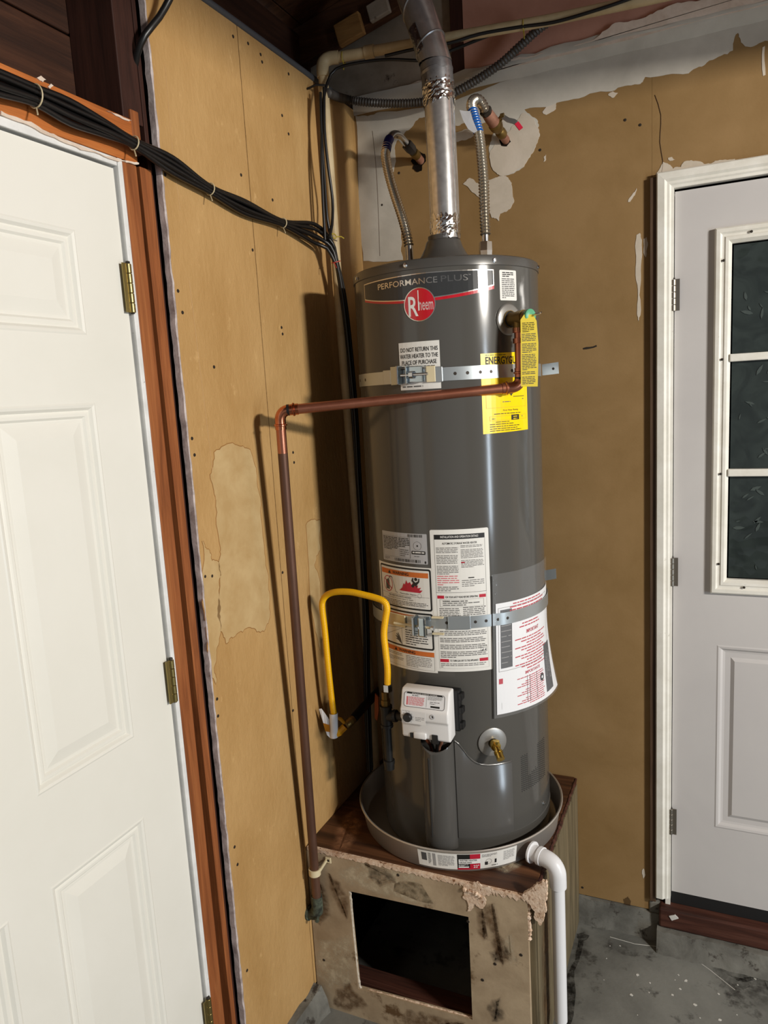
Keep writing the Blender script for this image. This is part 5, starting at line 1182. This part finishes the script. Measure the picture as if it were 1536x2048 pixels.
bx_on(s2_, 'clip_plate', -71, 1.1305, 1.1650, .056, .2402, .2418, 'strap_steel')
bx_on(s2_, 'clip_plate', -112, 1.1250, 1.1580, .060, .2398, .2440, 'clamp_cream')
bx_on(s2_, 'jaw', -96.8, 1.1155, 1.1640, .008, .2400, .2660, 'zinc'); bx_on(s2_, 'buckle', -92, 1.1130, 1.1640, .022, .2480, .2640, 'zinc', .005); bx_on(s2_, 'rail', -83.5, 1.1605, 1.1645, .030, .2410, .2500, 'clamp_cream', .001); bx_on(s2_, 'rail', -83.5, 1.1185, 1.1225, .030, .2410, .2500, 'clamp_cream', .001)
n = radial(-99); t = Vector((-n.y,n.x,0)); q = onjacket(-99,1.139,.2540)
bm = BM(); tube(bm, [q-t*.052, q+t*.060], .0032, 10); bo = obj('bolt', bm, 'clamp_cream', s2_, True)
bm = BM(); tube(bm, [q+t*.057, q+t*.064], [.0062,.0058], 6); obj('bolt_head', bm, 'steel_bright', bo)
bm = BM(); q2 = onjacket(-92,1.140,.2640); lathe(bm, [(0.0085,0.0),(0.007,-.0015),(0.0,-.002)], 16, frame(q2, radial(-92)), caps=False); obj('nut_socket', bm, 'galv_dark', s2_)
TB = [(0.5522,1.1747),(0.5992,1.1844),(0.6,1.1544),(0.5514,1.1428)]
bm = BM(); prism(bm, TB, mapYw, -0.0765, -0.075); obj('wall_tab', bm, 'strap_steel', s2_)
reparent(s2_)

# ================================================================ DOCUMENT BAG tucked under the lower strap
bag = empty('document_bag', onjacket(-20,0.90,.243), 'clear plastic bag of red printed papers hanging on the heater', 'document bag')
def flare(v): return 0.0 if v > .20 else .022*((.20-v)/.20)**1.6
def mapB(dr):
    a0 = math.radians(-48.6)
    def f(u, v, h):
        r = HR+.0020+dr+h+flare(v)*(max(0,u)/.25)**2*1.0
        skew = -.006*(1-v/.29)
        a = a0+(u+skew)/HR; return (HX+r*math.cos(a), HY+r*math.sin(a), 0.897+v)
    return f
W, H = 0.262, 0.290
L = Lab('manual_page', bag, mapB(0), [(0,0),(W,-.004),(W,H),(0,H)], 'paper_bright', label='white page with red print', vstep=0.015)
L.frame('ink_midgrey', .006, .112, W-.05, H-.012, .0012); L.rect('ink_charcoal', .012, .120, .046, H-.018); L.lines('ink_midgrey', .014, .13, .044, H-.05, 8, .12, 2)
L.text('ink_red', 'IMPORTANT', .095, .196, .150, .206, .015); L.text('ink_red', 'IMPORTANTE', .088, .089, .150, .097, .01)
for v, u0_, u1_ in ((.280,.050,.170),(.272,.040,.190),(.264,.040,.180),(.222,.080,.150),(.214,.070,.160)): L.lines('ink_red', u0_, v, u1_, v+.006, 1, .5, 1, 1.0)
for k in range(12):
    v = .183-.0075*k; L.lines('ink_red', .055+.02*((k*7)%3), v, .195-.012*((k*5)%3), v+.0058, 1, .48, 1, 1.0)
for k in range(14):
    v = .079-.0056*k; L.lines('ink_red', .060+.014*((k*7)%4), v, .170-.012*((k*3)%3), v+.0045, 1, .5, 1, 1.0)
L.rect('ink_charcoal', .178, .010, .222, .140, 2); L.text('ink_midgrey', 'Certificate of', .206, .040, .216, .115, .0, 3, True); L.text('ink_midgrey', 'Limited', .194, .062, .203, .110, .0, 3, True); L.text('ink_midgrey', 'Warranty', .183, .050, .192, .108, .0, 3, True)
for u_ in (.094,.104,.132): L.rect('ink_charcoal', u_, .012, u_+.0012, .084, 2)
L.disc('ink_black', .158, .060, .009, 3, 16, 1.2); L.disc('paper_bright', .158, .060, .004, 4, 10); L.rect('ink_red', .006, .080, .017, .094); L.rect('ink_midgrey', .013, .012, .0136, .03)
L.done()
bm = BM(); rnd = random.Random(3); R_ = []; f = mapB(.0012)
for i in range(33):
    R_.append([bm.verts.new(f(-.010+.284*i/32, -.008+(.374*j/26), rnd.uniform(0,.0011))) for j in range(27)])
for i in range(32):
    for j in range(26): bm.faces.new((R_[i][j],R_[i+1][j],R_[i+1][j+1],R_[i][j+1]))
obj('plastic_sleeve', bm, 'clear_film', bag, 60)
bm = BM(); tube(bm, crom([f(-.010, -.008+.37*j/12, .0006) for j in range(13)], .01), .0012, 6); obj('sleeve_seam', bm, 'plastic_black', bag)
reparent(bag)

# ================================================================ GAS SUPPLY
GYP = -0.532
TEE = Vector([(0.2409,-0.532,0.8804)][0]); tz_ = TEE.z
tee = empty('gas_tee', (TEE.x,TEE.y,tz_-.11), 'black iron tee with capped drip leg at gas control', 'pipe fitting')
bm = BM(); tube(bm, [TEE+Vector((0,0,z)) for z in (.030,.0295,.022,.0218,-.0218,-.022,-.0295,-.030)], [.0140,.0165,.0165,.0145,.0145,.0165,.0165,.0140], 18); tb_ = obj('tee', bm, 'black_iron', tee, 40)
bm = BM(); tube(bm, [TEE+Vector((.004,0,0)), TEE+Vector((.022,-.001,.004)), TEE+Vector((.0222,-.001,.004)), TEE+Vector((.030,-.001,.005))], [.0140,.0145,.0165,.0160], 16); obj('branch', bm, 'black_iron', tb_, 40)
bm = BM(); tube(bm, [TEE+Vector((.028,-.001,.005)), Vector((0.327,-0.545,tz_+.008))], .0105, 14); obj('nipple', bm, 'black_iron', tee, 40)
DB = Vector([(0.2424,-0.532,0.7396)][0])
bm = BM(); tube(bm, [TEE+Vector((0,0,-.026)), (TEE.x,TEE.y,DB.z+.012)], .0105, 14); obj('drip_leg', bm, 'black_iron', tee, 40)
bm = BM(); tube(bm, [(TEE.x,TEE.y,DB.z+z) for z in (.018,.0175,.008,.0075,-.008,-.010)], [.0125,.0150,.0150,.0135,.0130,.0100], 16); obj('end_cap', bm, 'black_iron', tee, 40)
bm = BM(); hz_ = [(0.2479,-0.532,0.9478)][0][2]-TEE.z; tube(bm, [TEE+Vector((0,0,z)) for z in (.026,.0345,.0347,.046,.0462,hz_)], [.0120,.0120,.0128,.0128,.0102,.0102], 8); obj('flare_fitting', bm, 'brass_dull', tee)
reparent(tee)
HS = [(0.2461,-0.532,0.9421),(0.2489,-0.532,0.9645),(0.2527,-0.534,1.0121),(0.2516,-0.537,1.0645),(0.251,-0.539,1.1081),(0.2582,-0.54,1.1489),(0.2642,-0.54,1.1784),(0.2559,-0.538,1.1944),(0.232,-0.534,1.201),(0.191,-0.528,1.2061),(0.1519,-0.522,1.2088),(0.1058,-0.514,1.2039),(0.0739,-0.507,1.1917),(0.0557,-0.502,1.1711),(0.0518,-0.499,1.1432),(0.0526,-0.495,1.0826),(0.0517,-0.49,0.9859),(0.0519,-0.484,0.8886),(0.0527,-0.48,0.844),(0.0524,-0.477,0.8188)]
gh = empty('gas_connector', HS[0], 'yellow coated corrugated gas connector hose looping beside the heater', 'hose')
bm = BM(); corrugated(bm, HS[1:], .0084, .0034, .05, 14); obj('hose', bm, 'hose_yellow', gh, 70)
a = Vector(HS[1]); bm = BM(); tube(bm, [a+Vector((0,0,.006)), a+Vector((0,0,.0055)), a+Vector((0,0,-.013)), a+Vector((0,0,-.016))], [.0095,.0128,.0128,.0105], 6); obj('nut', bm, 'steel_bright', gh)
sl = [Vector(p) for p in [(0.0525,-0.48,0.841),(0.0493,-0.476,0.806),(0.0434,-0.471,0.7637)]]
bm = BM(); R_ = []
for j in range(7):
    c = sl[0].lerp(sl[2], j/6); R_.append([bm.verts.new(c+Vector((math.cos(a_)*.0118, math.sin(a_)*.0118, 0))) for a_ in [math.radians(-190+k*20) for k in range(17)]])
for j in range(6):
    for k in range(16): bm.faces.new((R_[j][k],R_[j][k+1],R_[j+1][k+1],R_[j+1][k]))
sv = obj('tag_sleeve', bm, 'tag_white', gh, 60)
FLG = [(0.0403,-0.484,0.8203),(0.0353,-0.48,0.7637),(0.0298,-0.486,0.7747),(0.0246,-0.492,0.8098),(0.0166,-0.497,0.8556),(0.0248,-0.497,0.8581),(0.0334,-0.492,0.8408)]
bm = BM(); vsF = [bm.verts.new(p) for p in FLG]; bm.faces.new(vsF); bmesh.ops.solidify(bm, geom=bm.faces[:], thickness=.0006); obj('tag_flap', bm, 'tag_white', gh)
FLP = [(0.0241,-0.4935,0.8134),(0.0414,-0.488,0.8073),(0.0402,-0.486,0.7853),(0.0278,-0.4895,0.7866)]
bm = BM(); bm.faces.new([bm.verts.new(p) for p in FLP]); bmesh.ops.solidify(bm, geom=bm.faces[:], thickness=.0005); obj('tag_print', bm, 'tag_amber', gh)
VA = [Vector(p) for p in [(0.044,-0.468,0.7714),(0.059,-0.462,0.7784),(0.0707,-0.452,0.7906),(0.0793,-0.43,0.7985)]]
bm = BM(); tube(bm, [VA[0], VA[0].lerp(VA[1],.6), VA[1], VA[1].lerp(VA[2],.1), VA[2]], [.0115,.0125,.0125,.0105,.0105], 8); obj('angle_fitting', bm, 'valve_yellow', gh)
reparent(gh)
gs = empty('gas_shutoff', VA[2], 'gas shutoff valve on black iron pipe behind heater', 'gas valve')
bm = BM(); e = VA[3]+(VA[3]-VA[2])*.4; tube(bm, [VA[2], VA[2].lerp(VA[3],.2), VA[2].lerp(VA[3],.25), VA[2].lerp(VA[3],.6), VA[2].lerp(VA[3],.65), VA[3], VA[3]+(VA[3]-VA[2])*.02, e], [.0100,.0125,.0110,.0135,.0115,.0140,.0125,.0125], 10); obj('valve_body', bm, 'brass_dull', gs, 40)
PP = [(0.0793,-0.43,0.7985),(0.0774,-0.36,0.8014),(0.061,-0.22,0.7918),(0.0279,-0.06,0.7628)]
bm = BM(); tube(bm, crom([e]+PP[1:], .05), .0128, 16); obj('supply_pipe', bm, 'black_iron', gs, 40)
vh = Vector(VA[2]).lerp(VA[3],.3); HDL = [(0.068,-0.452,0.7978),(0.0612,-0.458,0.8146),(0.0556,-0.462,0.8186)]
bm = BM(); tube(bm, [vh, Vector(HDL[0])+Vector((0,0,.004)), Vector(HDL[1]), Vector(HDL[2])], [.004,.0045,.0055,.004], 8); obj('handle', bm, 'valve_yellow', gs, True)
OG = [(0.0988,-0.3,0.8323),(0.108,-0.3,0.8208),(0.107,-0.3,0.7793),(0.0998,-0.3,0.7448),(0.092,-0.3,0.7517),(0.0952,-0.3,0.8017)]
bm = BM(); prism(bm, [(p[0],p[2]) for p in OG], mapYw, -0.303, -0.298); obj('warning_tab', bm, 'handle_orange', gs)
reparent(gs)

# ================================================================ CORNER CONDUIT AND CABLES
PV = [(0.032,-0.252,2.585),(0.032,-0.248,2.3),(0.032,-0.243,2.0),(0.032,-0.232,1.6),(0.032,-0.218,1.2),(0.032,-0.200,0.8),(0.032,-0.195,0.52)]
pv = empty('conduit_pipe', PV[-1], 'cream plastic pipe rising up the corner and along back wall', 'pipe')
bm = BM(); tube(bm, crom(PV, .05), .0132, 18); obj('vertical_pipe', bm, 'pvc_cream', pv, 40)
bm = BM(); tube(bm, crom([(0.032,-0.252,2.575),(0.032,-0.252,2.598),(0.036,-0.249,2.614),(0.050,-0.243,2.622),(0.074,-0.236,2.622)], .004), .0168, 20); obj('elbow', bm, 'pvc_cream', pv, 40)
PH = [Vector((0.060,-0.239,2.622)), Vector((0.626,-0.141,2.620)), Vector((0.86,-0.118,2.620)), Vector((1.7,-0.05,2.62))]
bm = BM(); tube(bm, [PH[0], PH[0].lerp(PH[1],.5), PH[1], PH[2], PH[3]], .0136, 18); obj('overhead_pipe', bm, 'pvc_cream', pv, 40)
for f_ in (.16,.20): pass
bm = BM(); tube(bm, [PH[0].lerp(PH[1],.155), PH[0].lerp(PH[1],.20)], .0166, 18); obj('coupling', bm, 'pvc_cream', pv, 40)
for f_, (m_) in ((.05,'tie_yellow'),(.885,'tie_yellow')):
    c = PH[0].lerp(PH[1], f_); ax = (PH[1]-PH[0]).normalized(); bm = BM(); Xv = Vector((0,0,1)); Yv = ax.cross(Xv); tube(bm, [c+(Xv*math.cos(2*PI*k/16)+Yv*math.sin(2*PI*k/16))*.0155+Vector((0,0,-.004)) for k in range(17)]+[c+Vector((.004,-.012,-.038))], .0015, 6); obj('tie', bm, m_, pv)
reparent(pv)
# black cables beside the overhead pipe
oc = empty('overhead_cable', (0.05,-0.25,2.57), 'thin black cables tied along the overhead plastic pipe', 'cable')
for pts in ([(0.048,-0.3343,2.1357),(0.05,-0.3334,2.264),(0.052,-0.3277,2.366),(0.052,-0.3021,2.4856),(0.054,-0.2711,2.5512),(0.074,-0.255,2.5861),(0.1393,-0.24,2.5933),(0.216,-0.215,2.5926),(0.3074,-0.195,2.5782),(0.3761,-0.17,2.5962),(0.4485,-0.16,2.6098),(0.5125,-0.15,2.6201),(0.6015,-0.145,2.6185),(0.723,-0.135,2.6128),(0.8169,-0.13,2.6209),(0.8957,-0.12,2.6295)],
            [(0.2109,-0.236,2.5948),(0.2909,-0.222,2.5989),(0.3814,-0.205,2.5989),(0.4552,-0.182,2.6118),(0.555,-0.165,2.6113),(0.6414,-0.158,2.605),(0.7491,-0.15,2.6116),(0.8294,-0.14,2.6224)]):
    bm = BM(); tube(bm, crom(pts, .02), .0042, 10); obj('cable', bm, 'cable_black', oc, True)
reparent(oc)
# grey corrugated conduit sagging behind the flue
gc_ = empty('flexible_conduit', (0.3,-0.04,2.54), 'dark grey corrugated conduit sagging behind the flue pipe', 'conduit')
bm = BM(); corrugated(bm, [(0.045,-0.2574,2.5312),(0.0208,-0.1,2.5701),(0.0887,-0.075,2.5547),(0.1784,-0.065,2.5371),(0.2531,-0.06,2.529),(0.3266,-0.055,2.5341),(0.4004,-0.055,2.5537),(0.4721,-0.055,2.5814),(0.5292,-0.06,2.6116),(0.5789,-0.07,2.6354),(0.6139,-0.08,2.6447)], .0108, .0086, .14, 16); obj('conduit', bm, 'conduit_grey', gc_, 70)
reparent(gc_)
# cable along the top edge of the left drywall, and the loose one at upper left
tc = BM(); tube(tc, crom([(-0.004,-0.98,2.581),(-0.002,-0.75,2.580),(-0.003,-0.5,2.582),(-0.001,-0.255,2.580),(0.010,-0.15,2.572)], .05), .0085, 12)
tag(obj('edge_cable', tc, 'cable_grey', None, True), 'dusty grey cable lying along the top edge of left wall', 'cable')
lc = BM(); tube(lc, crom([(0.06,-0.901,2.5165),(0.045,-0.9073,2.4911),(0.03,-0.9237,2.4572),(0.014,-0.9504,2.4196),(-0.008,-0.9507,2.3935),(-0.035,-0.9399,2.3626),(-0.06,-0.9299,2.3342),(-0.09,-0.9171,2.3017)], .02), [.0072]*0 or .0068, 12)
tag(obj('loose_cable', lc, 'cable_black', None, True), 'loose black cable dropping into the dark gap above the door', 'cable')
# main bundle across the header and wall, then down the corner
BP = [(0.012,-1.3322,2.2197),(0.012,-1.298,2.2199),(0.012,-1.2331,2.2218),(0.014,-1.1639,2.2179),(0.014,-1.0848,2.2147),(0.016,-1.0149,2.2076),(0.02,-0.9134,2.1905),(0.02,-0.7947,2.1722),(0.018,-0.6626,2.1613),(0.022,-0.5041,2.1533),(0.03,-0.3553,2.1502),(0.05,-0.3108,2.126),(0.062,-0.3049,2.0805),(0.06,-0.2772,1.9954),(0.058,-0.2543,1.8453),(0.058,-0.2453,1.66),(0.056,-0.2418,1.4688),(0.056,-0.2445,1.2575),(0.056,-0.2561,1.0272),(0.056,-0.2781,0.7956),(0.056,-0.2916,0.5725)]
bp = [Vector(p) for p in BP]
bun = empty('cable_bundle', bp[-1], 'bundle of black cables tied across the header and left wall', 'cable bundle')
tight = [.9,.9,.8,1.0,.85,.42,.85,.40,.95,.36,1.5,1.1,.45,1.0,1.1,1.2,.9,1.1,1.2,1.2,1.2]
offs = [(0.0,.0165),(.8,.0065),(-.5,.0000),(.6,-.0080),(-.3,-.0165),(-.9,.0095),(.1,-.0040)]
for ci, (ox, oz) in enumerate(offs):
    rnd = random.Random(100+ci); pts = []
    for i, p in enumerate(bp):
        d = (bp[min(i+1,len(bp)-1)]-bp[max(i-1,0)]).normalized(); s_ = d.cross(Vector((1,0,0))); s_ = s_.normalized()
        if ci in (4,5) and i > 12 or ci == 6 and i > 13: break
        side = -oz*(1 if i < 12 else .85)*tight[i]*rnd.uniform(.75,1.2)
        pts.append(p+s_*side+Vector((max(-.006, ox*.008*tight[i]*rnd.uniform(.6,1.2)),0,0)))
    if ci in (4,5,6) and len(pts) > 13: pts[-1] = pts[-1]+Vector((0,0,-.01))
    r_ = .0052 if ci in (0,3,4) else .0040
    bm = BM(); tube(bm, crom(pts, .015), r_, 10); obj('cable', bm, 'cable_black', bun, True)
for i, m_, rr_ in ((2,'tie_cream',.018),(5,'tie_cream',.0125),(7,'tie_cream',.0125),(9,'tie_cream',.0115),(12,'tie_red',.0125)):
    c = bp[i]; d = (bp[i+1]-bp[i-1]).normalized(); Xv = d.cross(Vector((1,0,0))).normalized(); Yv = d.cross(Xv); bm = BM()
    tube(bm, [c+Xv*math.cos(2*PI*k/20)*rr_+Yv*math.sin(2*PI*k/20)*rr_*.95 for k in range(21)]+[c+Xv*rr_*.9+Vector((.010,-.008,-.016))], .0013, 6); obj('tie', bm, m_, bun, True)
c = Vector([(0.055,-0.2931,2.1517)][0]); bm = BM(); tube(bm, [c+Vector((0,math.cos(2*PI*k/14)*.013,math.sin(2*PI*k/14)*.006)) for k in range(15)]+[c+Vector((.012,.02,.0)),c+Vector((.016,.028,-.004))], .0016, 6); obj('tie', bm, 'tie_yellow', bun, True)
reparent(bun)
# second pair of cables looping down beside the conduit
lp_ = empty('looped_cable', (0.05,-0.24,2.14), 'pair of black cables looping down beside the corner pipe', 'cable')
for pts in ([(0.05,-0.308,2.5152),(0.052,-0.3202,2.418),(0.052,-0.3218,2.2916),(0.054,-0.3235,2.1884),(0.056,-0.3086,2.1386)], [(0.058,-0.3014,2.5281),(0.06,-0.3183,2.417),(0.062,-0.3151,2.3296),(0.062,-0.3019,2.243),(0.062,-0.3144,2.176),(0.06,-0.3332,2.1394)]):
    bm = BM(); tube(bm, crom(pts, .02), .0040, 10); obj('cable', bm, 'cable_black', lp_, True)
bm = BM(); c = Vector([(0.03,-0.2711,2.54)][0]); tube(bm, [c+Vector((-.028,-.02,0)), c+Vector((.0,-.02,.004)), c+Vector((.026,-.004,.002))], .003, 8); obj('clip', bm, 'plastic_black', lp_, True)
reparent(lp_)
bpy.context.view_layer.update()
